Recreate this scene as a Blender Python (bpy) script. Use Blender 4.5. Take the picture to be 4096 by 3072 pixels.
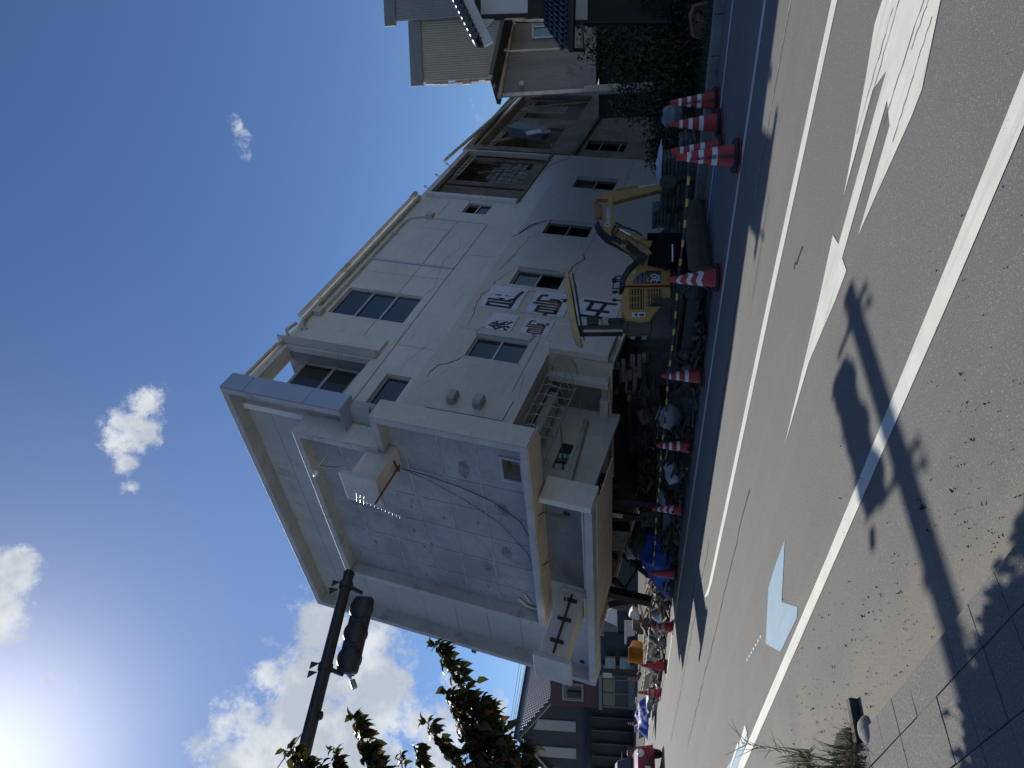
import bpy, bmesh, math, random
from mathutils import Vector, Matrix, Quaternion, noise
from mathutils.geometry import tessellate_polygon
R = math.radians
V = Vector
for o in list(bpy.data.objects): bpy.data.objects.remove(o)
scene = bpy.context.scene
COL = scene.collection

# ------------------------------------------------------------------ camera
CAM_H = 1.55
PITCH = math.atan(405 / 2900)
cam_d = bpy.data.cameras.new('camera')
cam = bpy.data.objects.new('camera', cam_d)
COL.objects.link(cam)
cam_d.sensor_fit = 'HORIZONTAL'
cam_d.sensor_width = 36
cam_d.lens = 2900 / 4096 * 36
cam_d.clip_end = 3000
sp, cp = math.sin(PITCH), math.cos(PITCH)
UP, RT, FW = V((0, -sp, cp)), V((1, 0, 0)), V((0, cp, sp))
cm = Matrix((-UP, RT, -FW)).transposed().to_4x4()      # the phone was held on its side: world up is picture left
cm.translation = V((0, 0, CAM_H))
cam.matrix_world = cm
scene.camera = cam

# ------------------------------------------------------------------ sky and sun
SUN_EL, SUN_AZ = R(41), R(33)          # azimuth: left of straight ahead
SUN = V((-math.sin(SUN_AZ) * math.cos(SUN_EL), math.cos(SUN_AZ) * math.cos(SUN_EL), math.sin(SUN_EL)))
world = bpy.data.worlds.new('World')
scene.world = world
world.use_nodes = True
wt = world.node_tree
wt.nodes.clear()

def N(t, kind, **kw):
    n = t.nodes.new(kind)
    for k, v in kw.items():
        if k.startswith('i_'): n.inputs[int(k[2:])].default_value = v
        else: setattr(n, k, v)
    return n
def math_n(t, op, a, b=None, c=None, clamp=False):
    n = N(t, 'ShaderNodeMath', operation=op)
    n.use_clamp = clamp
    for i, x in enumerate((a, b, c)):
        if x is None: continue
        if isinstance(x, (int, float)): n.inputs[i].default_value = x
        else: t.links.new(x, n.inputs[i])
    return n.outputs[0]
def mixc(t, f, a, b, blend='MIX'):
    n = N(t, 'ShaderNodeMix', data_type='RGBA', blend_type=blend)
    for s, x in ((0, f), (6, a), (7, b)):
        if isinstance(x, (int, float)): n.inputs[s].default_value = x
        elif isinstance(x, (tuple, list)): n.inputs[s].default_value = (*x[:3], 1)
        else: t.links.new(x, n.inputs[s])
    return n.outputs[2]
def ramp(t, f, lo, hi):
    n = N(t, 'ShaderNodeMapRange', interpolation_type='SMOOTHSTEP')
    t.links.new(f, n.inputs[0])
    n.inputs[1].default_value, n.inputs[2].default_value = lo, hi
    return n.outputs[0]

def ray(x, y):                          # a pixel of the photograph -> a direction in the place
    u, v = (1536 - y) / 2900, (x - 2048) / 2900
    return RT * u - UP * v + FW
sky = N(wt, 'ShaderNodeTexSky', sky_type='NISHITA', sun_disc=False, sun_elevation=SUN_EL, sun_rotation=-SUN_AZ,
        altitude=900, air_density=1.0, dust_density=0.05, ozone_density=3.2)
tc = N(wt, 'ShaderNodeTexCoord')
def wnoise(scale, detail, rough, off=0.0):
    mp = N(wt, 'ShaderNodeMapping')
    mp.inputs['Location'].default_value = (off, off * .7, -off)
    wt.links.new(tc.outputs['Generated'], mp.inputs[0])
    n = N(wt, 'ShaderNodeTexNoise')
    n.inputs['Scale'].default_value, n.inputs['Detail'].default_value, n.inputs['Roughness'].default_value = scale, detail, rough
    wt.links.new(mp.outputs[0], n.inputs['Vector'])
    return n.outputs['Fac']
CLOUDS = [  # direction (photograph pixel), half width in radians, weight
    (1290, 2530, .075, 1.0), (1270, 2690, .10, 1.0), (1180, 2860, .10, 1.0), (1080, 3010, .10, 1.0), (1240, 2980, .08, .9), (1250, 2460, .04, .9),
    (1480, 2560, .075, 1.0), (1500, 2700, .085, 1.0), (1500, 2850, .09, 1.0), (1420, 2990, .10, 1.0), (1540, 3060, .08, .9), (1080, 2710, .04, .85), (1660, 2900, .05, .9),
    (1700, 3010, .07, .9), (1820, 2740, .028, .75), (1990, 2840, .030, .85), (2020, 2990, .05, .85), (980, 3090, .09, .9),
    (575, 1620, .040, .80), (520, 1720, .044, .90), (500, 1860, .028, .68), (515, 1950, .022, .62),
    (30, 2330, .045, .95), (20, 2450, .050, .95), (70, 2240, .026, .75), (260, 2700, .034, .30),
    (915, 500, .022, .30), (955, 585, .028, .42), (815, 990, .022, .22), (1880, 420, .06, .12)]
tot = None
for (px, py, w, k) in CLOUDS:
    d = ray(px, py).normalized()
    dn = N(wt, 'ShaderNodeVectorMath', operation='DISTANCE')
    wt.links.new(tc.outputs['Generated'], dn.inputs[0])
    dn.inputs[1].default_value = d
    m = math_n(wt, 'MULTIPLY', math_n(wt, 'SUBTRACT', 1.0, math_n(wt, 'DIVIDE', dn.outputs['Value'], w), clamp=True), k)
    tot = m if tot is None else math_n(wt, 'MAXIMUM', tot, m)
big, fine = wnoise(11, 3, .55), wnoise(24, 7, .70, 3.1)
nz = math_n(wt, 'ADD', math_n(wt, 'MULTIPLY', math_n(wt, 'SUBTRACT', big, .5), .9), math_n(wt, 'MULTIPLY', math_n(wt, 'SUBTRACT', fine, .5), 2.1))
dens = math_n(wt, 'ADD', math_n(wt, 'MULTIPLY', tot, 1.30), math_n(wt, 'MULTIPLY', nz, 1.35))
dens = math_n(wt, 'MULTIPLY', dens, ramp(wt, tot, .0, .12))
alpha = ramp(wt, dens, .20, .95)
shade = ramp(wt, math_n(wt, 'ADD', wnoise(17, 6, .55, 7.7), math_n(wt, 'MULTIPLY', dens, -.12)), .30, .58)
ccol = mixc(wt, shade, (6.0, 6.6, 7.4), (9.4, 9.8, 10.2))
bg = N(wt, 'ShaderNodeBackground')
bg.inputs['Strength'].default_value = 0.085
sd_ = N(wt, 'ShaderNodeVectorMath', operation='DOT_PRODUCT')
wt.links.new(tc.outputs['Generated'], sd_.inputs[0])
sd_.inputs[1].default_value = SUN
sdot = math_n(wt, 'MAXIMUM', sd_.outputs['Value'], 0.0)
aur = math_n(wt, 'ADD', math_n(wt, 'MULTIPLY', math_n(wt, 'POWER', sdot, 20.0), 2.6), math_n(wt, 'MULTIPLY', math_n(wt, 'POWER', sdot, 110.0), 9.0))   # aureole of the thin haze round the sun
aurc = N(wt, 'ShaderNodeVectorMath', operation='SCALE')
aurc.inputs[0].default_value = (1.0, .98, 1.0)
wt.links.new(aur, aurc.inputs['Scale'])
SKYCOL = mixc(wt, 1.0, sky.outputs[0], (.78, .90, 1.08), 'MULTIPLY')
SKYCOL = mixc(wt, 1.0, SKYCOL, aurc.outputs[0], 'ADD')
wt.links.new(mixc(wt, math_n(wt, 'MULTIPLY', alpha, .95), SKYCOL, ccol), bg.inputs['Color'])
wo = N(wt, 'ShaderNodeOutputWorld')
wt.links.new(bg.outputs[0], wo.inputs['Surface'])
sun_d = bpy.data.lights.new('sun', 'SUN')
sun_d.energy = 4.9
sun_d.angle = R(0.53)
sun_d.color = (1.0, .95, .87)
sun_o = bpy.data.objects.new('sun', sun_d)
COL.objects.link(sun_o)
sun_o.rotation_euler = SUN.to_track_quat('Z', 'Y').to_euler()
sun_o.location = SUN * 60
scene.view_settings.view_transform = 'Standard'
scene.view_settings.look = 'None'
scene.view_settings.exposure = 0.0
scene.view_settings.gamma = 1.0
scene.view_settings.use_curve_mapping = False
scene.cycles.max_bounces = 5
scene.cycles.diffuse_bounces = 3
scene.cycles.glossy_bounces = 2
scene.cycles.transparent_max_bounces = 6

# ------------------------------------------------------------------ helpers
def at(x, y, Y):                        # photograph pixel + distance ahead -> point
    d = ray(x, y)
    return V((0, 0, CAM_H)) + d * (Y / d.y)
def gr(x, y, z=0.0):                    # photograph pixel -> point on the ground
    d = ray(x, y)
    return V((0, 0, CAM_H)) + d * ((z - CAM_H) / d.z)
RD = V((.667, -.745, 0)).normalized()   # along the road, towards the right
RN = V((.745, .667, 0)).normalized()    # across the road, away from us
def onn(x, y, off):                     # photograph pixel -> point on the upright plane parallel to the road
    d = ray(x, y)
    return V((0, 0, CAM_H)) + d * (off / d.dot(RN))
def sn(s, n, z=0.0): return RD * s + RN * n + V((0, 0, z))
def crop(x0, y0, s): return lambda a, b: (x0 + a * s, y0 + b * s)
cX1, cX2, cK, cL3, cL4, cL5, cV, cH = crop(2200, 700, .31646), crop(2250, 950, .31646), crop(2100, 1900, .4219), crop(2300, 2200, .22604), crop(2300, 2500, .22604), crop(2300, 2697, .22604), crop(2000, 2400, .45208), crop(1500, 0, .45208)
cQ5, cS, cC = crop(2300, 0, .31646), crop(2100, 1300, .48232), crop(1000, 2000, .45208)

MATS = {}
def mat(name, col, rough=.65, var=.12, scale=2.5, bump=0., bscale=60., metal=0., dirt=None, dlo=.52, dhi=.7, dscale=1.2, spec=.5, streak=None, emit=None, trans=0., stretch=(1, 1, 1), coat=0.):
    if name in MATS: return MATS[name]
    m = bpy.data.materials.new(name)
    m.use_nodes = True
    t = m.node_tree
    b = t.nodes['Principled BSDF']
    b.inputs['Roughness'].default_value = rough
    b.inputs['Metallic'].default_value = metal
    b.inputs['Specular IOR Level'].default_value = spec
    if coat: b.inputs['Coat Weight'].default_value = coat
    tc = N(t, 'ShaderNodeTexCoord')
    def nz(sc, det=5, st=(1, 1, 1), off=0, r=.6):
        mp = N(t, 'ShaderNodeMapping')
        mp.inputs['Scale'].default_value = st
        mp.inputs['Location'].default_value = (off, off * 1.3, off * .6)
        t.links.new(tc.outputs['Object'], mp.inputs[0])
        n = N(t, 'ShaderNodeTexNoise')
        n.inputs['Scale'].default_value, n.inputs['Detail'].default_value, n.inputs['Roughness'].default_value = sc, det, r
        t.links.new(mp.outputs[0], n.inputs['Vector'])
        return n.outputs['Fac']
    lo = tuple(max(0, c * (1 - var)) for c in col)
    hi = tuple(min(1, c * (1 + var)) for c in col)
    c = mixc(t, ramp(t, nz(scale, 6, stretch), .3, .7), lo, hi)
    c = mixc(t, math_n(t, 'MULTIPLY', ramp(t, nz(scale * 9, 4, stretch, 4.2), .35, .75), .5), c, tuple(x * (1 - var) for x in col))
    if dirt: c = mixc(t, math_n(t, 'MULTIPLY', ramp(t, nz(dscale, 8, stretch, 9.1, .68), dlo, dhi), .85), c, dirt)
    if streak:                          # weather streaks: (colour, stretch vector, strength)
        c = mixc(t, math_n(t, 'MULTIPLY', ramp(t, nz(3.0, 6, streak[1], 2.2, .6), .5, .78), streak[2]), c, streak[0])
    t.links.new(c, b.inputs['Base Color'])
    if bump:
        bn = N(t, 'ShaderNodeBump')
        bn.inputs['Strength'].default_value = min(1, bump)
        bn.inputs['Distance'].default_value = .01
        t.links.new(nz(bscale, 4), bn.inputs['Height'])
        t.links.new(bn.outputs[0], b.inputs['Normal'])
    if trans: b.inputs['Transmission Weight'].default_value = trans
    if emit: b.inputs['Emission Color'].default_value, b.inputs['Emission Strength'].default_value = (*emit[0], 1), emit[1]
    MATS[name] = m
    return m
def glass_mat(name, tint=(.55, .6, .62), rough=.03, opac=.15, ior=1.7):
    if name in MATS: return MATS[name]
    m = bpy.data.materials.new(name)
    m.use_nodes = True
    t = m.node_tree
    t.nodes.clear()
    o = N(t, 'ShaderNodeOutputMaterial')
    tr, gl, df = N(t, 'ShaderNodeBsdfTransparent'), N(t, 'ShaderNodeBsdfGlossy'), N(t, 'ShaderNodeBsdfDiffuse')
    tr.inputs[0].default_value = (*tint, 1)
    gl.inputs['Roughness'].default_value = rough
    df.inputs[0].default_value = (.2, .21, .21, 1)
    fr = N(t, 'ShaderNodeFresnel')
    fr.inputs[0].default_value = ior
    a, b = N(t, 'ShaderNodeMixShader'), N(t, 'ShaderNodeMixShader')
    a.inputs[0].default_value = opac
    t.links.new(tr.outputs[0], a.inputs[1]); t.links.new(df.outputs[0], a.inputs[2])
    t.links.new(fr.outputs[0], b.inputs[0]); t.links.new(a.outputs[0], b.inputs[1]); t.links.new(gl.outputs[0], b.inputs[2])
    t.links.new(b.outputs[0], o.inputs[0])
    MATS[name] = m
    return m

class MB:
    def __init__(s, M=None): s.v, s.f, s.mi, s.M, s.cur, s.sm = [], [], [], M, 0, []
    def add(s, vs, fs, smooth=False):
        o = len(s.v)
        s.v += [(s.M @ V(p)) if s.M else V(p) for p in vs]
        s.f += [[i + o for i in f] for f in fs]
        s.mi += [s.cur] * len(fs)
        s.sm += [smooth] * len(fs)
        return s
    def box(s, x0, x1, y0, y1, z0, z1):
        return s.add([(x0, y0, z0), (x1, y0, z0), (x1, y1, z0), (x0, y1, z0), (x0, y0, z1), (x1, y0, z1), (x1, y1, z1), (x0, y1, z1)],
                     [(3, 2, 1, 0), (4, 5, 6, 7), (0, 1, 5, 4), (1, 2, 6, 5), (2, 3, 7, 6), (3, 0, 4, 7)])
    def cbox(s, c, d, rot=None):
        q = rot if rot else Matrix.Identity(3)
        vs = [V(c) + q @ V((sx * d[0] / 2, sy * d[1] / 2, sz * d[2] / 2)) for sz in (-1, 1) for sx, sy in ((-1, -1), (1, -1), (1, 1), (-1, 1))]
        return s.add(vs, [(3, 2, 1, 0), (4, 5, 6, 7), (0, 1, 5, 4), (1, 2, 6, 5), (2, 3, 7, 6), (3, 0, 4, 7)])
    def beam(s, p, q, w, h, up=(0, 0, 1)):
        p, q = V(p), V(q)
        d = (q - p); L = d.length
        if L < 1e-6: return s
        d.normalize(); u = V(up)
        if abs(d.dot(u)) > .97: u = V((1, 0, 0))
        sd = d.cross(u).normalized(); u = sd.cross(d)
        return s.cbox((p + q) / 2, (L, w, h), Matrix((d, sd, u)).transposed())
    def tube(s, pts, r, n=8, r1=None, cap=True):
        pts = [V(p) for p in pts]; k = len(pts)
        vs, fs = [], []
        prev = None
        for i, p in enumerate(pts):
            d = (pts[min(i + 1, k - 1)] - pts[max(i - 1, 0)]).normalized()
            if prev is None: u = d.orthogonal().normalized()
            else: u = (prev - d * prev.dot(d)).normalized()
            prev = u; w = d.cross(u)
            rr = r if r1 is None else r + (r1 - r) * i / (k - 1)
            vs += [p + (u * math.cos(2 * math.pi * j / n) + w * math.sin(2 * math.pi * j / n)) * rr for j in range(n)]
        for i in range(k - 1):
            fs += [(i * n + j, i * n + (j + 1) % n, (i + 1) * n + (j + 1) % n, (i + 1) * n + j) for j in range(n)]
        s.add(vs, fs, True)
        if cap: s.add(vs[:n], [tuple(range(n - 1, -1, -1))]); s.add(vs[-n:], [tuple(range(n))])
        return s
    def lathe(s, prof, n=20, c=(0, 0, 0), ax=None, cap=True):
        q = V(ax).to_track_quat('Z', 'Y').to_matrix() if ax else Matrix.Identity(3)
        vs = [V(c) + q @ V((r * math.cos(2 * math.pi * j / n), r * math.sin(2 * math.pi * j / n), z)) for r, z in prof for j in range(n)]
        fs = [(i * n + j, i * n + (j + 1) % n, (i + 1) * n + (j + 1) % n, (i + 1) * n + j) for i in range(len(prof) - 1) for j in range(n)]
        s.add(vs, fs, True)
        if cap:
            if prof[0][0] > 1e-4: s.add(vs[:n], [tuple(range(n - 1, -1, -1))])
            if prof[-1][0] > 1e-4: s.add(vs[-n:], [tuple(range(n))])
        return s
    def prism(s, pts, off):              # planar polygon (3-D points, may be concave) pushed along off
        pts = [V(p) for p in pts]; off = V(off); k = len(pts)
        tri = tessellate_polygon([pts])
        nrm = sum(((pts[i].cross(pts[(i + 1) % k])) for i in range(k)), V())
        flip = nrm.dot(off) > 0
        vs = pts + [p + off for p in pts]
        def orient(t):
            a, b, c = (pts[i] for i in t)
            return t if (b - a).cross(c - a).dot(nrm) > 0 else t[::-1]
        fs = []
        for t in tri:
            t = orient(tuple(t))
            if flip: fs += [t[::-1], tuple(i + k for i in t)]
            else: fs += [t, tuple(i + k for i in t[::-1])]
        for i in range(k):
            j = (i + 1) % k
            fs.append((i, j, j + k, i + k) if flip else (j, i, i + k, j + k))
        return s.add(vs, fs)
    def build(s, name, mats, parent=None, bevel=0., loc=None, seg=2):
        me = bpy.data.meshes.new(name)
        me.from_pydata([tuple(p) for p in s.v], [], s.f)
        for m in (mats if isinstance(mats, (list, tuple)) else [mats]): me.materials.append(m)
        me.polygons.foreach_set('material_index', s.mi)
        me.polygons.foreach_set('use_smooth', s.sm)
        o = bpy.data.objects.new(name, me)
        COL.objects.link(o)
        if parent: o.parent = parent
        if loc: o.location = loc
        if bevel:
            b = o.modifiers.new('bevel', 'BEVEL')
            b.width, b.segments, b.limit_method, b.angle_limit = bevel, seg, 'ANGLE', R(40)
        return o
def thing(name, label, cat, loc=(0, 0, 0), rot=None, group=None):
    o = bpy.data.objects.new(name, None)
    COL.objects.link(o)
    o.location = loc
    if rot is not None: o.rotation_euler = rot
    return tag(o, label, cat, group)
def tag(o, label=None, cat=None, group=None, kind=None):
    if label: o['label'] = label
    if cat: o['category'] = cat
    if group: o['group'] = group
    if kind or cat: o['kind'] = kind or 'thing'
    return o
def copy_tree(o, parent=None):
    c = o.copy()
    COL.objects.link(c)
    if parent: c.parent = parent
    for ch in o.children: copy_tree(ch, c)
    return c
def text(body, size, bold, m, name, parent, M, space=1.0, align='CENTER', depth=.0):
    cu = bpy.data.curves.new(name, 'FONT')
    cu.body, cu.size, cu.offset, cu.align_x, cu.align_y, cu.space_line, cu.extrude = body, size, bold, align, 'CENTER', space, depth
    cu.resolution_u = 3
    tmp = bpy.data.objects.new(name, cu)
    COL.objects.link(tmp)
    dg = bpy.context.evaluated_depsgraph_get()
    me = bpy.data.meshes.new_from_object(tmp.evaluated_get(dg))
    bpy.data.objects.remove(tmp)
    me.transform(M)
    me.materials.clear(); me.materials.append(m)
    o = bpy.data.objects.new(name, me)
    COL.objects.link(o)
    o.parent = parent
    return o
def frame(origin, x, y, z=None):
    x, y = V(x), V(y)
    z = V(z) if z is not None else x.cross(y)
    M = Matrix((x, y, z)).transposed().to_4x4()
    M.translation = V(origin)
    return M
def rz(a): return Matrix.Rotation(a, 3, 'Z')
rnd = random.Random(11)
# ------------------------------------------------------------------ ground, road, pavement
def surf(name, build_nodes):
    m = bpy.data.materials.new(name)
    m.use_nodes = True
    build_nodes(m.node_tree, m.node_tree.nodes['Principled BSDF'])
    MATS[name] = m
    return m
def obn(t, sc, det=4, rough=.6, off=0., vec=None):
    tc = N(t, 'ShaderNodeTexCoord')
    mp = N(t, 'ShaderNodeMapping')
    mp.inputs['Location'].default_value = (off, off * .7, 0)
    t.links.new(tc.outputs['Object'] if vec is None else vec, mp.inputs[0])
    n = N(t, 'ShaderNodeTexNoise')
    n.inputs['Scale'].default_value, n.inputs['Detail'].default_value, n.inputs['Roughness'].default_value = sc, det, rough
    t.links.new(mp.outputs[0], n.inputs['Vector'])
    return n.outputs['Fac']
def obdot(t, vec):
    tc = N(t, 'ShaderNodeTexCoord')
    d = N(t, 'ShaderNodeVectorMath', operation='DOT_PRODUCT')
    t.links.new(tc.outputs['Object'], d.inputs[0])
    d.inputs[1].default_value = vec
    return d.outputs['Value']
def asphalt_nodes(t, b, base=(.178, .176, .162), dust=True):
    g = obn(t, 210, 3, .7)
    c = mixc(t, ramp(t, g, .33, .68), tuple(x * .52 for x in base), tuple(x * 1.5 for x in base))
    c = mixc(t, math_n(t, 'MULTIPLY', ramp(t, obn(t, 85, 3, .7, 6), .44, .66), .55), c, tuple(x * .55 for x in base))
    c = mixc(t, math_n(t, 'MULTIPLY', ramp(t, obn(t, 70, 2, .6, 11), .56, .70), .5), c, tuple(x * 1.7 for x in base))
    c = mixc(t, math_n(t, 'MULTIPLY', ramp(t, obn(t, 1.1, 5, .6, 3), .35, .7), .35), c, tuple(x * .78 for x in base))
    vo = N(t, 'ShaderNodeTexVoronoi'); vo.inputs['Scale'].default_value = 95
    tc = N(t, 'ShaderNodeTexCoord'); t.links.new(tc.outputs['Object'], vo.inputs['Vector'])
    sp_ = math_n(t, 'MULTIPLY', ramp(t, vo.outputs['Distance'], .34, .1), ramp(t, obn(t, 60, 1, .5, 8), .52, .62))
    c = mixc(t, math_n(t, 'MULTIPLY', sp_, .75), c, tuple(min(1, x * 3.0) for x in base))
    # tyre-polished tracks along the lanes
    n = obdot(t, RN); s = obdot(t, RD)
    cb = N(t, 'ShaderNodeCombineXYZ'); t.links.new(math_n(t, 'MULTIPLY', n, 2.6), cb.inputs[0]); t.links.new(math_n(t, 'MULTIPLY', s, .07), cb.inputs[1])
    c = mixc(t, math_n(t, 'MULTIPLY', ramp(t, obn(t, 1.0, 5, .6, 1, cb.outputs[0]),   .46, .72), .22), c, tuple(x * 1.4 for x in base))
    if dust:                            # pale sand washed against the pavement edge
        dn = math_n(t, 'ADD', math_n(t, 'MULTIPLY', n, -1.0), math_n(t, 'MULTIPLY', obn(t, 1.3, 6, .6, 5), 1.5))
        reach = math_n(t, 'MULTIPLY', s, -.10)
        k = ramp(t, math_n(t, 'ADD', dn, reach), -1.05, -.55)
        k = math_n(t, 'MULTIPLY', k, ramp(t, obn(t, 60, 5, .75, 2), .30, .62))
        c = mixc(t, math_n(t, 'MULTIPLY', k, .62), c, (.27, .235, .18))
    t.links.new(c, b.inputs['Base Color'])
    b.inputs['Roughness'].default_value = .82
    b.inputs['Specular IOR Level'].default_value = .35
    bn = N(t, 'ShaderNodeBump'); bn.inputs['Strength'].default_value = .9; bn.inputs['Distance'].default_value = .006
    t.links.new(g, bn.inputs['Height']); t.links.new(bn.outputs[0], b.inputs['Normal'])
ASPH = surf('asphalt', asphalt_nodes)
def paint_nodes(col, wear):
    def f(t, b):
        g = obn(t, 180, 3, .7)
        w = ramp(t, math_n(t, 'ADD', math_n(t, 'MULTIPLY', obn(t, 5, 7, .68, 2), .6), math_n(t, 'MULTIPLY', g, .4)), wear - .05, wear + .05)
        c = mixc(t, ramp(t, obn(t, 3, 5, .6, 6), .3, .7), tuple(x * .88 for x in col), col)
        c = mixc(t, math_n(t, 'MULTIPLY', ramp(t, g, .4, .7), .25), c, tuple(x * .7 for x in col))
        c = mixc(t, w, c, (.15, .148, .137))
        n, s = obdot(t, RN), obdot(t, RD)
        cb = N(t, 'ShaderNodeCombineXYZ'); t.links.new(math_n(t, 'MULTIPLY', n, 9), cb.inputs[0]); t.links.new(math_n(t, 'MULTIPLY', s, .35), cb.inputs[1])
        c = mixc(t, math_n(t, 'MULTIPLY', ramp(t, obn(t, 2.2, 5, .6, 1, cb.outputs[0]), .5, .7), .28), c, (.2, .19, .17))
        t.links.new(c, b.inputs['Base Color'])
        b.inputs['Roughness'].default_value = .7
        bn = N(t, 'ShaderNodeBump'); bn.inputs['Strength'].default_value = .5; bn.inputs['Distance'].default_value = .004
        t.links.new(g, bn.inputs['Height']); t.links.new(bn.outputs[0], b.inputs['Normal'])
    return f
PAINT = surf('road paint white', paint_nodes((.66, .66, .59), .645))
PBLUE = surf('road paint blue', paint_nodes((.20, .34, .46), .65))
WORN = surf('worn road paint', paint_nodes((.45, .45, .42), .47))
CONC = surf('concrete slab', lambda t, b: asphalt_nodes(t, b, (.175, .17, .155), False))
GRND = mat('bare ground', (.30, .285, .25), .9, .2, .6, .4, 30, dirt=(.17, .155, .12), dscale=.5)
KERB = mat('kerb concrete', (.22, .22, .205), .85, .2, 3, .4, 90, dirt=(.08, .085, .07), dscale=3)
def sheet(name, pts, z, m, kind='structure'):
    b = MB()
    ps = [V((p[0], p[1], z)) for p in pts]
    for t in tessellate_polygon([ps]):
        a, q, c = (ps[i] for i in t)
        b.add([a, q, c], [(0, 1, 2) if (q - a).cross(c - a).z > 0 else (2, 1, 0)])
    o = b.build(name, m)
    if kind: o['kind'] = kind
    return o
sheet('ground', [(-900, -900), (900, -900), (900, 900), (-900, 900)], -.012, GRND)
def strip(s0, s1, n0, n1): return [sn(s0, n0), sn(s1, n0), sn(s1, n1), sn(s0, n1)]
sheet('road', strip(-60, 40, 1.57, 10.95), 0.0, ASPH)
MARKS = bpy.data.objects['road']
def mark(name, pts, m=PAINT, z=.004, label=None):
    o = sheet(name, [V((p[0], p[1], 0)) for p in pts], z, m, None)
    o.parent = MARKS
    if label: o['label'] = label
    return o
def seg(p, q, w):
    p, q = V((*p, 0)), V((*q, 0)); d = (q - p).normalized(); n = V((-d.y, d.x, 0)) * w / 2
    return [p + n, p - n, q - n, q + n]
mark('lane_line', [(-9.62, 14.9), (-9.52, 14.45), (-4.53, 8.90), (-1.14, 5.26), (.38, 3.63), (1.10, 2.88), (2.6, 1.25), (2.72, 1.37), (1.16, 3.03), (.42, 3.79), (-1.23, 5.53), (-4.81, 9.42)], label='broad white line nearest the pavement')
mark('lane_line', [(-3.66, 12.75), (-3.47, 12.25), (-3.12, 11.78), (.82, 7.42), (2.67, 5.33), (4.5, 3.28), (4.6, 3.38), (2.74, 5.46), (.85, 7.62), (-3.3, 12.2)], label='white line ending in a point in mid road')
mark('edge_line', [sn(-22, 8.07), sn(14, 8.02), sn(14, 8.14), sn(-22, 8.21)], label='white edge line under the row of cones')
mark('edge_line', [sn(-28, 10.2), sn(14, 10.2), sn(14, 10.3), sn(-28, 10.31)], label='white line along the far kerb')
mark('patch_line', seg((3.38, 6.66), (2.06, 8.30), .028), WORN, label='thin worn chalk-like line')
mark('turn_arrow', [(-.56, 6.89), (.64, 5.77), (1.06, 5.42), (.97, 5.29), (1.71, 4.49), (1.79, 4.40), (1.77, 4.62), (1.27, 5.18), (1.88, 4.75), (2.15, 4.59), (2.23, 4.46), (2.75, 3.72), (2.55, 3.35), (1.83, 3.71), (1.49, 3.92), (1.40, 4.05), (.95, 4.88), (1.46, 4.35), (1.62, 4.39), (.86, 5.21), (.76, 5.12), (.59, 5.36), (.18, 6.05)], label='large white branched arrow')
mark('cycle_chevron', [(-1.42, 6.88), (-1.72, 7.24), (-2.05, 7.58), (-2.66, 7.72), (-2.50, 7.05), (-1.99, 6.44), (-1.89, 6.42), (-2.02, 7.0)], PBLUE, label='pale blue cycle lane chevron')
mark('cycle_chevron', [(-4.03, 8.87), (-4.80, 9.66), (-5.6, 10.7), (-5.5, 10.1), (-4.95, 9.55), (-4.13, 8.72)], PBLUE, label='blue cycle panel at the left edge')
mark('cycle_panel', [(-4.03, 8.88), (-4.06, 8.74), (-4.42, 9.1), (-4.44, 9.25)], PAINT, .008, label='white painted cycle symbol panel')
mark('arrow_stroke', seg((-4.5, 9.36), (-5.1, 9.95), .05), PAINT, .008)
mark('cycle_chevron', [(3.6, 11.02), (3.39, 11.30), (2.60, 12.15), (2.58, 11.98), (3.1, 11.3), (3.5, 10.86)], mat('shaded blue lane paint', (.09, .22, .42), .75, .15, 4, .3, 120), .004, label='blue lane paint by the kerb')  # darker copy of the blue paint, shade put into its colour
for k in range(7): mark('paint_dash', seg((-2.66 - .09 * k, 7.95 + .13 * k), (-2.70 - .09 * k, 8.01 + .13 * k), .025))
crack = mat('crack dark', (.018, .017, .016), .95, .2)
def ground_crack(p, q, n=14, w=.012, am=.02):
    b = MB()
    p, q = V((*p, .003)), V((*q, .003)); d = (q - p); sd = V((-d.y, d.x, 0)).normalized()
    pts = [p + d * (i / n) + sd * rnd.uniform(-am, am) for i in range(n + 1)]
    for i in range(n):
        h = sd * w * rnd.uniform(.25, .7)
        b.add([pts[i] - h, pts[i + 1] - h, pts[i + 1] + h, pts[i] + h], [(0, 1, 2, 3)])
    o = b.build('crack', crack); o.parent = MARKS
ground_crack((-7.6, 15.6), (-1.2, 8.6), 40, .02, .03)
ground_crack((-9.8, 20.2), (-2.6, 12.2), 40, .02, .04)
ground_crack((1.0, 6.55), (1.12, 6.25), 6, .02, .02)
ground_crack((-6.2, 16.6), (1.8, 8.7), 50, .02, .05)
for (p, q) in (((2.2, 3.55), (1.5, 4.45)), ((2.05, 3.62), (1.75, 4.05)), ((2.35, 3.9), (1.7, 4.68)), ((1.8, 3.8), (1.35, 4.3)), ((2.1, 4.3), (1.6, 4.9))):
    b = MB(); a_, c_ = V((*p, .0062)), V((*q, .0062)); d = c_ - a_; sd = V((-d.y, d.x, 0)).normalized()
    pts = [a_ + d * (i / 16) + sd * rnd.uniform(-.008, .008) for i in range(17)]
    for i in range(16):
        h = sd * .003 * rnd.uniform(.5, 1.4); b.add([pts[i] - h, pts[i + 1] - h, pts[i + 1] + h, pts[i] + h], [(0, 1, 2, 3)])
    b.build('paint_crack', mat('paint crack', (.09, .088, .082), .9)).parent = MARKS
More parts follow.
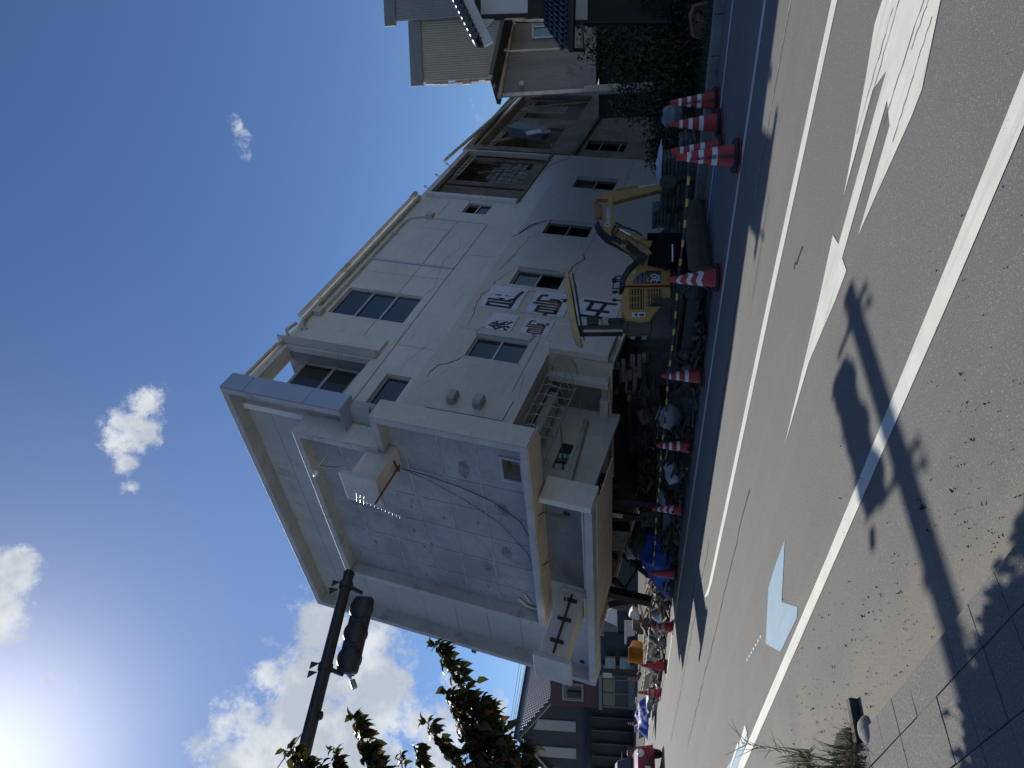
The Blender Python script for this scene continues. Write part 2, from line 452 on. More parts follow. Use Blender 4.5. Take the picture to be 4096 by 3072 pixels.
# near pavement: slabs of 0.3 m, each its own piece
pv = sheet('sidewalk', strip(-40, 30, -6, 1.57), -.004, mat('bedding sand', (.10, .095, .08), .95, .3, 8, .5, 80), 'structure')
for i in range(-16, 9):
    for j in range(0, 7):
        n1 = 1.37 - .297 * (j - 1) if j else 1.565
        n0 = 1.37 - .297 * j
        s0 = -3.78 + .297 * i + .0
        c = sn(s0 + .1485, (n0 + n1) / 2)
        b = MB(Matrix.Translation(c) @ rz(math.atan2(RD.y, RD.x)).to_4x4())
        hx, hy, zt = .1465, (n1 - n0) / 2 - .002, .012 + rnd.uniform(-.003, .003)
        tl = [rnd.uniform(-.002, .002) for _ in range(4)]
        P = [(-hx, -hy), (hx, -hy), (hx, hy), (-hx, hy)]
        b.add([(x, y, -.003) for x, y in P] + [(x * .992, y * .992, zt + tl[k]) for k, (x, y) in enumerate(P)], [(4, 5, 6, 7), (0, 1, 5, 4), (1, 2, 6, 5), (2, 3, 7, 6), (3, 0, 4, 7)])
        b.build('paving_slab', CONC, pv)
# far kerb, each stone its own piece
fk = thing('kerb', None, None)
fk['kind'] = 'structure'
for i in range(34):
    s0 = -11.0 + i * .6 - .6 * 6
    if s0 < -14: continue
    b = MB(Matrix.Translation(sn(s0 + .3, 11.1, 0)) @ rz(math.atan2(RD.y, RD.x)).to_4x4())
    b.box(-.294, .294, -.11, .11, -.05, .13 + rnd.uniform(-.006, .006))
    b.build('kerb_stone', KERB, fk, .012)
sheet('verge', strip(-60, 40, 11.22, 60), .02, mat('verge soil', (.085, .075, .055), .95, .35, 2, .8, 25, dirt=(.035, .05, .02), dscale=1.5))
sheet('yard', strip(-60, -8, 9.9, 11.0), .006, GRND)
# loose grit on the road by the pavement
b = MB()
for k in range(900):
    s, n = rnd.uniform(-7, 1.5), abs(rnd.gauss(0, .45)) + 1.6
    if rnd.random() < .25: n = rnd.uniform(1.0, 3.2)
    r = rnd.choice((.004, .005, .006, .009)) * rnd.uniform(.7, 1.5)
    if rnd.random() < .02: r = rnd.uniform(.013, .022)
    c = sn(s, n, r * .5 + .004 + (.012 if n < 1.6 else 0))
    b.add([c + V((rnd.uniform(-1, 1), rnd.uniform(-1, 1), rnd.uniform(-.6, .6))).normalized() * r for _ in range(4)], [(0, 1, 2), (0, 3, 1), (1, 3, 2), (2, 3, 0)])
tag(b.build('grit', mat('dark grit', (.03, .028, .025), .9, .4, 30)), 'dark loose grit scattered along the pavement edge', 'grit', kind='stuff')
# ------------------------------------------------------------------ the toppled building (local x: old "down", local z: now up)
BA, BB = V((.62950, .73903, -.23991)), V((-.76041, .64942, .00525))
BA.normalize(); BB = (BB - BA * BA.dot(BB)).normalized(); BC = BA.cross(BB)
fb = thing('toppled_building', 'cream concrete building toppled on its side, flat roof facing the road', 'building')
fb.matrix_world = frame(V((.673, 16.685, 4.99)), BA, BB, BC)
ST = ((.30, .29, .27), (1, 1, .14), .30)
def wallpaint_nodes(t, b):
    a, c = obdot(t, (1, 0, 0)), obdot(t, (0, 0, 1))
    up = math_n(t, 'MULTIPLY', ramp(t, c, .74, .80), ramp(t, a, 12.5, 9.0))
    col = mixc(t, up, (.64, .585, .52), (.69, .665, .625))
    col = mixc(t, math_n(t, 'MULTIPLY', ramp(t, obn(t, .8, 7, .62), .38, .68), .28), col, (.44, .41, .37))
    col = mixc(t, math_n(t, 'MULTIPLY', ramp(t, obn(t, 9, 5, .6, 4), .4, .7), .14), col, (.42, .40, .37))
    col = mixc(t, math_n(t, 'MULTIPLY', ramp(t, a, 7.5, 14.), .68), col, (.29, .235, .185))       # darker and browner towards the crushed end
    cb = N(t, 'ShaderNodeCombineXYZ'); t.links.new(math_n(t, 'MULTIPLY', a, .55), cb.inputs[0]); t.links.new(math_n(t, 'MULTIPLY', c, 6), cb.inputs[1])
    col = mixc(t, math_n(t, 'MULTIPLY', ramp(t, obn(t, 1.6, 6, .65, 2, cb.outputs[0]), .5, .76), .30), col, (.30, .285, .26))
    col = mixc(t, math_n(t, 'MULTIPLY', ramp(t, obn(t, 3.2, 9, .75, 8), .62, .70), .5), col, (.26, .25, .23))
    t.links.new(col, b.inputs['Base Color'])
    b.inputs['Roughness'].default_value = .8
    b.inputs['Specular IOR Level'].default_value = .3
    bn = N(t, 'ShaderNodeBump'); bn.inputs['Strength'].default_value = .25; bn.inputs['Distance'].default_value = .01
    t.links.new(obn(t, 45, 5, .6), bn.inputs['Height']); t.links.new(bn.outputs[0], b.inputs['Normal'])
WALL = surf('cream wall paint', wallpaint_nodes)
TAN = mat('cream soffit paint', (.58, .50, .39), .8, .12, 1.5, .2, 50, dirt=(.30, .25, .19), dlo=.58, dhi=.8)
RIM = mat('parapet coping grey', (.40, .405, .40), .62, .14, 1.5, .2, 60, dirt=(.24, .24, .235), dscale=2)
ROOF = mat('roof membrane grey', (.29, .305, .325), .7, .20, .9, .25, 40, dirt=(.14, .145, .15), dlo=.54, dhi=.76, dscale=1.1)
DECK = mat('roof deck panel', (.40, .405, .40), .7, .12, .8, .15, 40, dirt=(.25, .25, .25), dlo=.58)
DDECK = mat('dark deck panel', (.19, .185, .18), .6, .25, .9, .2, 40, dirt=(.09, .09, .09), dlo=.45, dhi=.7)  # darker copy of the deck panel
BPAN = mat('blue grey cladding', (.38, .44, .54), .42, .06, 1.2, metal=.25)
DKWALL = mat('dark brown wall', (.23, .185, .145), .9, .25, 1.5, .4, 40, dirt=(.10, .085, .07), dscale=1.6)  # darker, browner colour for the far wall section
MORT = mat('bare mortar', (.19, .15, .115), .95, .25, 2.2, .8, 35, dirt=(.12, .10, .085), dscale=2.5)
VOID = mat('dark interior', (.035, .032, .03), .95, .3, 2)  # near-black colour standing in for the dark of rooms and gaps
ALU = mat('aluminium sash', (.42, .42, .41), .42, .08, 4, metal=.5)
ALUD = mat('dull sash', (.20, .205, .21), .5, .1, 4, metal=.3)
GL = glass_mat('window glass', (.6, .66, .7), .02, .1)
GLB = glass_mat('blue window glass', (.62, .74, .92), .02, .06, 2.1)
PIPE = mat('cream pvc pipe', (.55, .50, .42), .55, .12, 3, dirt=(.28, .24, .19))
STEEL = mat('galvanised steel', (.40, .41, .42), .45, .12, 5, metal=.6)
RUST = mat('rusty iron', (.12, .065, .04), .85, .3, 8, .4, 60)
GROOVE = mat('sealant joint', (.10, .095, .09), .9, .15)
BL = MB
def holed(name, plane, u0, u1, w0, w1, holes, t, m, base=0., bevel=0):
    """slab in plane 'y' (u=x, w=z) or 'x' (u=y, w=z) from base to base+t with rectangular openings"""
    b = MB()
    us = sorted({u0, u1, *[h for q in holes for h in q[:2]]}); ws = sorted({w0, w1, *[h for q in holes for h in q[2:]]})
    us = [u for u in us if u0 <= u <= u1]; ws = [w for w in ws if w0 <= w <= w1]
    def P(u, w, k): return (u, base + t * k, w) if plane == 'y' else (base + t * k, u, w)
    def inh(u, w): return any(h[0] < u < h[1] and h[2] < w < h[3] for h in holes)
    def face(vs): b.add(vs, [(0, 1, 2, 3)])
    for i in range(len(us) - 1):
        for j in range(len(ws) - 1):
            a0, a1, c0, c1 = us[i], us[i + 1], ws[j], ws[j + 1]
            if inh((a0 + a1) / 2, (c0 + c1) / 2): continue
            fr = [P(a0, c0, 0), P(a1, c0, 0), P(a1, c1, 0), P(a0, c1, 0)]
            bk = [P(a0, c0, 1), P(a0, c1, 1), P(a1, c1, 1), P(a1, c0, 1)]
            face(fr if plane == 'y' else fr[::-1]); face(bk if plane == 'y' else bk[::-1])
            for (x0, x1, y0, y1, nu, nw) in ((a0, a1, c0, c0, 0, -1), (a1, a1, c0, c1, 1, 0), (a1, a0, c1, c1, 0, 1), (a0, a0, c1, c0, -1, 0)):
                mu, mw = (x0 + x1) / 2 + nu * 1e-3, (y0 + y1) / 2 + nw * 1e-3
                if inh(mu, mw) or not (u0 < mu < u1 and w0 < mw < w1):
                    q = [P(x0, y0, 0), P(x0, y0, 1), P(x1, y1, 1), P(x1, y1, 0)]
                    face(q if plane == 'y' else q[::-1])
    return b.build(name, m, fb, bevel)
W = {'w1': (0., .84, -1.32, .02), 'w2': (3.15, 3.95, -1.30, .05), 'w3': (5.91, 6.68, -1.32, .04), 'w4': (8.97, 9.70, -1.31, .03),
     'w3p': (.84, 2.06, 2.06, 4.26), 'ws': (6.68, 7.36, 2.12, 2.94), 'blue': (-2.76, -1.06, .88, 1.52)}
LOG = (-2.02, -.70, 2.16, 4.5)
holed('wall', 'y', -2.83, 11.33, -1.88, 4.74, [*W.values(), LOG, (7.72, 11.2, 1.45, 4.55)], .16, WALL)
holed('wall', 'y', .52, 11.33, -3.42, -1.882, [], .16, WALL)
w5 = (12.07, 12.92, -1.37, .03)
o = holed('broken_wall', 'y', 11.41, 17.6, -5.6, 4.42, [w5, (11.9, 17.3, 1.0, 4.2)], .16, DKWALL, .05)
o.rotation_euler = (R(.6), R(-1.2), 0); o.location = (0, .02, .2)
tag(o, 'cracked far wall section, sunk and gaping')
o = holed('wall', 'y', 11.34, 17.0, -5.6, -3.2, [], .16, DKWALL, .0)
holed('wall', 'y', 5.0, 11.33, -5.0, -3.424, [], .16, WALL, .004)
# exposed recesses behind the stripped cladding
holed('bare_backing', 'y', 7.68, 11.25, 1.40, 4.60, [(7.86, 8.32, 1.95, 4.42), (9.32, 10.98, 1.98, 4.36)], .12, MORT, .24)
holed('bare_backing', 'y', 11.7, 17.4, .9, 4.3, [(12.12, 14.32, 1.86, 4.05), (15.2, 17.2, 1.62, 3.88)], .12, DKWALL, .27)
for (a, c0, c1) in ((11.36, .8, 4.3),): MB().box(a - .035, a + .035, -.012, .2, c0, c1).build('fissure', VOID, fb)
b = MB()
b.box(-2.55, 17.4, .16, 8.6, 4.60, 4.70) if False else None
b.box(-.55, 17.4, .17, 8.6, 4.60, 4.70); b.box(-2.55, -.55, 2.6, 8.6, 4.44, 4.55)
b.box(-2.55, .52, 1.66, 8.6, -2.95, -2.85)
b.box(-2.55, 17.4, 8.5, 8.6, -3.5, 4.6); b.box(17.4, 17.5, .1, 8.6, -5.6, 4.6)
b.build('outer_shell', TAN, fb)
MB().box(.52, 17.4, .17, 8.6, -3.40, -3.28).build('crushed_underside', VOID, fb)  # underside coloured near black to put in the darkness beneath
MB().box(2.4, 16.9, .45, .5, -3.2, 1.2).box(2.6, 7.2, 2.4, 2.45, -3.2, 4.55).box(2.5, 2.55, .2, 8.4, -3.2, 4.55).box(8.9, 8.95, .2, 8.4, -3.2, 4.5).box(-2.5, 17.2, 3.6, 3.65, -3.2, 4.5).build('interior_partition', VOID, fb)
for k in range(10):
    b = MB()
    y = rnd.uniform(.5, 2.5); p = V((rnd.uniform(9.4, 16.8), y, rnd.uniform(2, 4.2)))
    b.beam(p, p + V((rnd.uniform(-1.2, 1.2), rnd.uniform(-.2, .5), rnd.uniform(-1.4, 1.0))), .06, .09)
    b.build('broken_stud', mat('pale timber', (.28, .21, .13), .8, .25, 5), fb)
# concrete blocks showing through
blk = mat('concrete block', (.25, .26, .25), .9, .18, 6, .5, 80)
for i in range(4):
    for j in range(7):
        if (i, j) in ((3, 6), (0, 6), (3, 0)): continue
        a0, c0 = 9.34 + .40 * i + rnd.uniform(-.01, .01), 1.99 + .197 * j
        MB().box(a0, a0 + .385, .27 + rnd.uniform(0, .03), .40, c0, c0 + .185).build('block', blk, fb)
rb = MB()
for i in range(6): rb.tube([(9.35 + .3 * i, .2, 1.95), (9.4 + .3 * i + rnd.uniform(-.1, .1), .17, 2.8), (9.36 + .3 * i, .21, 3.5)], .012, 5)
for j in range(6): rb.tube([(9.25, .19, 2.1 + .25 * j), (10.2, .16 + rnd.uniform(-.04, .04), 2.1 + .25 * j + rnd.uniform(-.08, .08)), (11.0, .2, 2.1 + .25 * j)], .010, 5)
rb.build('reinforcing_mesh', RUST, fb)
# windows: frame, panes
def window(A0, A1, C0, C1, n, dep=.10, fm=ALU, gm=GL, fw=.04, skip=(), y0=0., lab=None):
    b = MB()
    y, t = y0 + dep, .05
    for q in ((A0, A1, C0, C0 + fw), (A0, A1, C1 - fw, C1)): b.box(q[0], q[1], y - t / 2, y + t / 2, q[2], q[3])
    for q in ((A0, A0 + fw), (A1 - fw, A1)): b.box(q[0], q[1], y - t / 2 + .002, y + t / 2 - .002, C0 + fw, C1 - fw)
    st = (C1 - C0) / n
    for k in range(1, n): b.box(A0 + fw, A1 - fw, y - t / 2 - .008 * (k % 2), y + t / 2, C0 + k * st - fw * .6, C0 + k * st + fw * .6)
    w = b.build('window', fm, fb)
    if lab: w['label'] = lab
    for k in range(n):
        if k in skip: continue
        p = MB(); yy = y + (.012 if k % 2 else -.004)
        p.box(A0 + fw, A1 - fw, yy, yy + .005, C0 + k * st + .01, C0 + (k + 1) * st - .01)
        p.build('pane', gm, w)
    return w
window(*W['w1'], 2); window(*W['w2'], 2, skip=(0,), lab='window with a smashed lower pane'); window(*W['w3'], 2, fm=ALUD, skip=(0, 1)); window(*W['w4'], 2, fm=ALUD, skip=(0,)); window(*w5, 2, fm=ALUD, skip=(0, 1), y0=.06)
window(*W['w3p'], 3, .09, gm=GLB, fw=.05); window(*W['ws'], 2, .08, skip=(1,)); window(*W['blue'], 1, .12, gm=GLB)
CUR = mat('sky tinted curtain', (.34, .46, .66), .9, .12, 3, stretch=(.4, 6, 6))  # curtain blue that also carries the sky reflection of the glass
b = MB()
for k in range(42):
    z0, z1 = 2.1 + .05 * k, 2.1 + .05 * (k + 1)
    b.add([(.88, .30 + .02 * (k % 2), z0), (2.02, .30 + .02 * (k % 2), z0), (2.02, .30 + .02 * ((k + 1) % 2), z1), (.88, .30 + .02 * ((k + 1) % 2), z1)], [(0, 1, 2, 3)])
b.build('curtain', CUR, fb)
MB().box(1.15, 1.75, .24, .26, 2.25, 2.60).build('paper_notice', mat('white paper', (.6, .62, .64), .8, .05), fb)
MB().box(-2.74, -1.64, .22, .24, .90, 1.50).build('blind', mat('deep blue blind', (.10, .24, .60), .6, .15, 4), fb)
MB().box(-1.64, -1.08, .20, .22, .90, 1.50).build('blind', mat('pale blue blind', (.42, .50, .60), .6, .08, 4), fb)
b = MB()
for k, (c0, c1) in enumerate(((.0, .56), (2.9, 3.3))): b.box(.1 + 3 * k, .13 + 3 * k, .3, .9, -1.2, -.2)
b.build('furniture', mat('dim furniture', (.10, .09, .08), .8, .3, 4), fb)
# window sill stains and lips
for q in (W['w1'], W['w2'], W['w3'], W['w4']): MB().box(q[1] + .003, q[1] + .045, -.03, .1, q[2] - .03, q[3] + .05).build('window_sill', RIM, fb, .006)
# loggia behind the cladding rim
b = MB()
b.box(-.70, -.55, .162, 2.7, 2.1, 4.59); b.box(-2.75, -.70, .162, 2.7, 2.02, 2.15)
b.build('loggia_lining', mat('shaded grey lining', (.24, .245, .25), .75, .12, 2), fb)  # recess shade put into a darker grey
b = MB()
for z in (2.44, 3.14, 3.98): b.box(-2.7, -.76, .37, .44, z, z + .07)
for x in (-2.65, -.84): b.box(x, x + .07, .38, .43, 2.51, 3.98)
lw = b.build('loggia_screen', ALU, fb)
MB().box(-2.7, -.76, .36, .46, 2.16, 2.44).build('screen_sill', ALUD, fb)
for z in (2.51, 3.21): MB().box(-2.6, -.84, .40, .406, z, z + .76 - (.13 if z < 3 else 0)).build('pane', glass_mat('pale glass', (.8, .84, .82), .03, .12), lw)
b = MB()
b.prism([(-2.6, .95, 2.45), (-.9, .95, 2.45), (-2.2, .95, 3.5)], (0, .03, 0)); b.prism([(-2.6, .85, 3.3), (-1.0, .85, 3.25), (-1.9, .85, 4.3)], (0, .03, 0)); b.prism([(-2.6, 1.1, 2.4), (-.75, 1.1, 2.4), (-.75, 1.1, 4.0), (-2.6, 1.1, 4.0)], (0, .02, 0))
b.build('net_curtain', mat('cream net curtain', (.62, .60, .50), .9, .35, 2.5), fb)
MB().box(-2.83, -.40, .164, .42, 4.50, 4.73).build('edge_beam', WALL, fb, .01)
MB().box(-2.4, -.6, 2.5, 2.7, 4.1, 4.6).build('rear_beam', mat('sunny cream paint', (.62, .56, .45), .8, .1), fb)  # lighter cream copy with sunlight put into the colour
# ledges
MB().box(-.44, .0, -.10, -.001, 2.04, 4.36).build('ledge', WALL, fb, .008)
MB().prism([(-.44, -.02, 2.03), (-.64, -.26, 2.03), (-.64, -.02, 2.03)], (0, 0, 2.75)).build('ledge', WALL, fb)
MB().box(7.50, 7.66, -.12, -.001, 1.40, 4.55).build('ledge', WALL, fb, .01)
MB().box(7.66, 11.3, -.06, -.001, 1.36, 1.45).build('ledge', MORT, fb, .01)
MB().box(11.45, 17.2, -.10, .0, .62, .78).build('ledge', MORT, fb, .01)
MB().box(3.48, 3.545, -.035, -.001, 1.84, 4.40).build('metal_strip', BPAN, fb, .006)
def joint(A0, C0, A1, C1, w=.014):
    d = V((A1 - A0, 0, C1 - C0)).normalized(); n = V((-d.z, 0, d.x)) * w / 2
    p, q = V((A0, -.003, C0)), V((A1, -.003, C1))
    MB().add([p + n, q + n, q - n, p - n], [(0, 1, 2, 3)]).build('joint', GROOVE, fb)
for j in ((-2.8, 1.82, 6.10, 1.82, .022), (.06, 2.80, .84, 2.80), (2.07, 2.80, 6.1, 2.80), (6.10, 1.83, 6.12, 3.58, .018), (-.95, -1.52, 1.05, -1.52), (1.05, -1.52, 8.2, -1.50, .01), (2.9, 4.25, 2.95, 1.85, .01), (-1.9, .15, -1.88, -1.64, .02), (-1.88, -1.64, -1.24, -1.66, .02), (1.0, -.05, 1.0, .55, .008), (4.3, 1.8, 4.35, .8, .008), (6.4, 3.6, 7.3, 3.6), (.0, 1.8, .0, .8, .009), (9.2, -1.6, 11.2, -1.5, .01)): joint(*j)
def wcrack(pts, w=.03, deep=True):
    w *= .62; b = MB(); P = [V((p[0], -.0035, p[1])) for p in pts]; Q = []
    for i in range(len(P) - 1):
        n = max(2, int((P[i + 1] - P[i]).length / .07))
        for k in range(n):
            f = k / n
            Q.append(P[i].lerp(P[i + 1], f) + V((rnd.uniform(-.012, .012), 0, rnd.uniform(-.012, .012))))
    Q.append(P[-1])
    m = len(Q)
    for i in range(m - 1):
        d = (Q[i + 1] - Q[i]); n = V((-d.z, 0, d.x)).normalized()
        def hw(k): return w * .5 * max(.10, math.sin(math.pi * min(1, (k + .5) / m)) ** .5) * rnd.uniform(.5, 1.3)
        h0, h1 = hw(i), hw(i + 1)
        b.add([Q[i] + n * h0, Q[i + 1] + n * h1, Q[i + 1] - n * h1, Q[i] - n * h0], [(0, 1, 2, 3)])
    b.build('crack', crack, fb)
for pts, w in (([(1.08, .4), (1.45, .45), (1.69, .45), (1.92, .53), (2.33, .56), (2.51, .59), (2.77, .45), (3.15, .44), (3.59, .29), (3.96, .13)], .030), ([(3.69, .59), (3.79, .51), (4.04, .52), (4.12, .5), (4.42, .46), (4.58, .42), (4.7, .38)], .03),
    ([(3.86, -1.29), (3.96, -1.36), (4.33, -1.36), (4.49, -1.44), (4.75, -1.57), (4.94, -1.5), (5.06, -1.38)], .06), ([(0.0, .02), (-.17, .09), (-.34, .24), (-.5, .46), (-.75, .56), (-.95, .54)], .045), ([(5.5, .85), (5.78, .67), (6.29, .53), (6.69, .13)], .09), ([(5.8, .72), (6.3, .40), (6.66, .1)], .05),
    ([(5.52, 4.36), (5.53, 2.83), (3.59, 2.83)], .014), ([(2.09, 2.08), (2.62, 1.93)], .016), ([(5.91, .02), (5.57, .34), (5.25, .32), (4.84, .41), (4.59, .39), (4.16, .43)], .022), ([(.86, -1.30), (1.05, -1.36), (1.22, -1.42)], .05), ([(3.14, .02), (2.98, .28), (2.6, .5)], .02),
    ([(.8, .05), (1.0, .1), (1.25, -.1), (1.6, -.12)], .03), ([(2.9, -.62), (2.97, -.8)], .03), ([(1.9, -.6), (1.95, -.8)], .02), ([(7.4, -1.3), (6.9, -1.9), (7.2, -2.4)], .02), ([(8.2, -.9), (8.9, -1.3)], .012), ([(5.0, -1.5), (6.2, -1.0)], .012), ([(-1.6, .7), (-.6, .2), (.0, -.9)], .007), ([(-1.0, 1.4), (.6, .9)], .008),
    ([(10.2, 1.35), (10.7, 1.1), (11.1, .75), (11.3, .82)], .045), ([(9.6, .3), (9.9, -.9)], .012), ([(8.2, .5), (8.9, .0)], .010), ([(12.9, .1), (12.9, .9)], .04), ([(.02, -1.32), (-.4, -1.6), (-1.2, -1.75)], .010), ([(2.2, 1.9), (3.1, 2.1), (3.9, 2.3), (4.6, 2.1), (5.4, 2.4)], .012), ([(-.3, 2.0), (.2, 1.84), (.9, 1.9)], .01), ([(-2.0, 4.6), (-.6, 4.62), (-.3, 4.55), (.1, 4.65)], .02)): wcrack(pts, w)
# plastered lump vents
for (a, c) in ((.92, -1.74), (4.02, -1.18), (6.72, -1.52), (9.9, -1.52)):
    MB().lathe([(.0, .05), (.05, .045), (.09, .025), (.105, 0)][::-1], 14, (a, 0, c), (0, -1, 0)).build('vent_cap', WALL, fb)
for (a, c) in ((-1.52, -.36), (-1.52, -.98)):
    b = MB()
    pr = [(-.16, 0), (-.16, -.17), (-.10, -.22), (.10, -.22), (.16, -.10), (.16, 0)]
    b.prism([(a + p[0], p[1], c - .09) for p in pr], (0, 0, .19))
    b.build('vent_hood', RIM, fb, .01)
# pipes
MB().tube([(.45, -.05, 4.86), (3.4, -.05, 4.87), (7.25, -.05, 4.90)], .07, 10).tube([(7.2, -.05, 4.9), (7.5, -.05, 4.92), (7.55, .1, 4.93)], .10, 10).build('drain_pipe', PIPE, fb)
b = MB().tube([(-.1, -.09, 4.28), (.0, -.09, 4.5), (.25, -.09, 4.62), (4, -.09, 4.64), (7.3, -.09, 4.66)], .055, 10)
for a in (1.2, 2.6, 4.2, 5.8): b.lathe([(.07, -.05), (.07, .05)], 10, (a, -.09, 4.635), (1, 0, 0))
b.build('drain_pipe', PIPE, fb)
MB().tube([(.1, -.09, 4.72), (-.25, -.09, 4.80), (-.42, -.09, 4.64), (-.62, -.09, 4.60), (-.8, -.07, 4.72), (-1.6, -.07, 4.74), (-2.6, -.07, 4.77)], .045, 8).build('drain_pipe', PIPE, fb)
for k, z in enumerate((4.43, 4.37)): MB().tube([(.95, -.03, z), (5.7, -.03, z + .02), (5.98, -.03, z - .05), (6.1, -.03, z - .3), (6.15, -.03, 3.9)], .018, 6).build('conduit', PIPE, fb)
for (a, c) in ((.74, 4.44), (6.2, 3.78)): MB().box(a - .12, a + .12, -.14, -.002, c - .11, c + .11).build('junction_box', PIPE, fb, .01)
for a in (2.1, 3.5, 5.0): MB().box(a - .02, a + .02, -.06, -.001, 4.33, 4.47).build('pipe_clip', PIPE, fb)
MB().tube([(10.0, -.10, 4.98), (11.0, -.12, 4.90), (14.0, -.15, 4.65), (17.2, -.15, 4.40)], .06, 10).build('drain_pipe', PIPE, fb)
b = MB()
for a in (8.1, 9.0, 9.9):
    b.tube([(a, .0, 4.74), (a, -.02, 4.86), (a + .06, -.02, 4.93), (a + .12, -.02, 4.86)], .015, 5)
b.build('pipe_hook', RUST, fb)
b = MB()
for k in range(26):
    p = V((rnd.choice((8.1, 9.4, 11.2, 12.6, 13.2, 15.6)) + rnd.uniform(-.5, .5), rnd.uniform(-.2, .1), rnd.uniform(3.2, 4.5)))
    q = p + V((rnd.uniform(-.6, .9), rnd.uniform(-.25, .1), rnd.uniform(-1.6, -.2)))
    b.tube([p, (p + q) / 2 + V((rnd.uniform(-.2, .2), -.1, -.2)), q], .009, 5)
b.build('dangling_wire', mat('black cable', (.02, .02, .022), .6), fb)['kind'] = 'stuff'
b = MB()
b.cbox((12.9, -.12, 2.85), (.5, .35, 1.5), Matrix.Rotation(R(12), 3, 'Y')); b.cbox((12.6, -.25, 2.1), (.3, .05, .45), Matrix.Rotation(R(-28), 3, 'Y'))
b.build('hanging_duct', mat('torn sheet metal', (.20, .23, .26), .5, .2, 4, metal=.4), fb, .01)
MB().cbox((12.35, -.33, 2.45), (.32, .03, .55), Matrix.Rotation(R(-30), 3, 'Y')).build('torn_panel', mat('off white sheet', (.55, .56, .57), .7), fb)
b = MB()
for k in range(14): b.box(7.9 + .0 * k, 8.28, .27 + .01 * (k % 3), .33, 2.0 + .17 * k, 2.0 + .17 * k + .06)
b.build('lath', mat('burnt lath', (.07, .055, .045), .9, .3, 6), fb)
b = MB()
for k in range(9): b.cbox((7.80 + rnd.uniform(-.06, .06), .1 + rnd.uniform(-.06, .1), 2.0 + .28 * k), (.16, .04, .30), Matrix.Rotation(rnd.uniform(-.5, .5), 3, 'X') @ Matrix.Rotation(rnd.uniform(-.3, .3), 3, 'Z'))
b.build('torn_flashing', mat('grey flashing', (.24, .26, .27), .6, .25, 5, metal=.2), fb)
for (a0, a1, c0, c1) in ((9.36, 10.95, 4.15, 4.35), (15.3, 15.9, 2.2, 3.7)):
    b = MB()
    b.box(a0, a1, .05, .10, c0, c0 + .04); b.box(a0, a1, .05, .10, c1 - .04, c1)
    n = 5
    for k in range(n + 1): b.box(a0 + (a1 - a0) * k / n - .015, a0 + (a1 - a0) * k / n + .015, .051, .099, c0, c1)
    b.build('bent_sash', mat('tan sash', (.40, .34, .26), .6, .15, 5), fb)
MB().beam((12.3, .1, 4.1), (14.2, .4, 2.6), .08, .12).build('fallen_stud', mat('pale stud', (.42, .33, .2), .8), fb)
MB().beam((16.0, -.2, 4.0), (17.3, -.1, 3.0), .05, .05).beam((15.4, -.1, 3.5), (16.9, .2, 1.9), .05, .06).build('fallen_stud', mat('pale stud', (.42, .33, .2), .8), fb)
# signboards, lettered row by row
SGN = mat('white signboard', (.66, .68, .72), .55, .06, 3, dirt=(.45, .45, .46), dlo=.62)
INK = mat('black sign paint', (.012, .012, .016), .5, .3)
BRN = mat('faded brown sign paint', (.17, .105, .05), .6, .35, 4, dirt=(.07, .045, .03), dscale=6)
def sign(A0, A1, C0, C1, ch, size, ink, bold):
    s = MB().box(A0, A1, -.028, -.004, C0, C1).build('signboard', SGN, fb, .003)
    M = frame(((A0 + A1) / 2, -.031, (C0 + C1) / 2), (0, 0, 1), (-1, 0, 0)) @ Matrix.Diagonal((1.0, 1.0, 1, 1))
    text(ch, size, bold, ink, 'character', s, M, depth=.001)
    b = MB()
    for a in (A0 + .05, (A0 + A1) / 2, A1 - .05):
        for c in (C0 + .05, C1 - .05): b.lathe([(.012, 0), (.01, .006)], 6, (a, -.028, c), (0, -1, 0))
    b.build('screw', STEEL, s)
    return s
sign(1.10, 1.77, -.73, -.055, '塗', .62, INK, .011); sign(1.10, 1.76, -1.655, -.955, '島', .62, BRN, .009); sign(1.09, 1.76, -2.57, -1.885, '輪', .62, INK, .011)
sign(1.97, 2.97, -.57, .43, '屋', .92, INK, .016); sign(1.96, 2.94, -1.80, -.81, '島', .92, mat('half faded sign paint', (.035, .027, .022), .6, .6, 1.1, dirt=(.18, .11, .055), dlo=.50, dhi=.56, dscale=1.6), .014); sign(2.1, 2.92, -3.06, -2.0, '五', .92, INK, .016)
# set-back terrace, ladder with cage
holed('terrace_wall', 'y', -2.75, .50, -3.60, -1.88, [(-1.62, -.70, -2.88, -2.50)], .14, mat('shaded cream wall', (.52, .485, .43), .8, .12, 1.6, .2, 45, dirt=(.30, .28, .25), dlo=.56), 1.5)  # darker copy of the wall paint, recess shade put into the colour
window(-1.62, -.70, -2.88, -2.50, 1, .06, mat('cream frame', (.5, .46, .4), .6), GL, .05, y0=1.46)
MB().box(-2.8, .52, .164, 1.5, -1.885, -1.80).build('soffit', TAN, fb)
b = MB(); b.box(.50, .62, .0, 4.2, -3.40, -1.885); b.build('terrace_floor', TAN, fb)
b = MB(); b.box(.30, .50, 1.0, 3.8, -3.35, -3.15); b.box(.30, .50, .45, .62, -3.35, -1.9); b.build('terrace_parapet', WALL, fb, .01)
MB().box(.47, .499, .63, 3.7, -3.14, -1.95).build('terrace_deck', DDECK, fb)
MB().box(.52, 1.45, -.20, -.002, -3.30, -1.90).build('protruding_box', WALL, fb, .02)
MB().box(-2.3, .3, .95, 1.35, -2.15, -1.93).build('box_beam', WALL, fb, .01)
MB().tube([(.42, 2.6, -3.0), (.0, 1.42, -2.9), (-2.7, 1.40, -3.12)], .06, 10).build('drain_pipe', PIPE, fb)
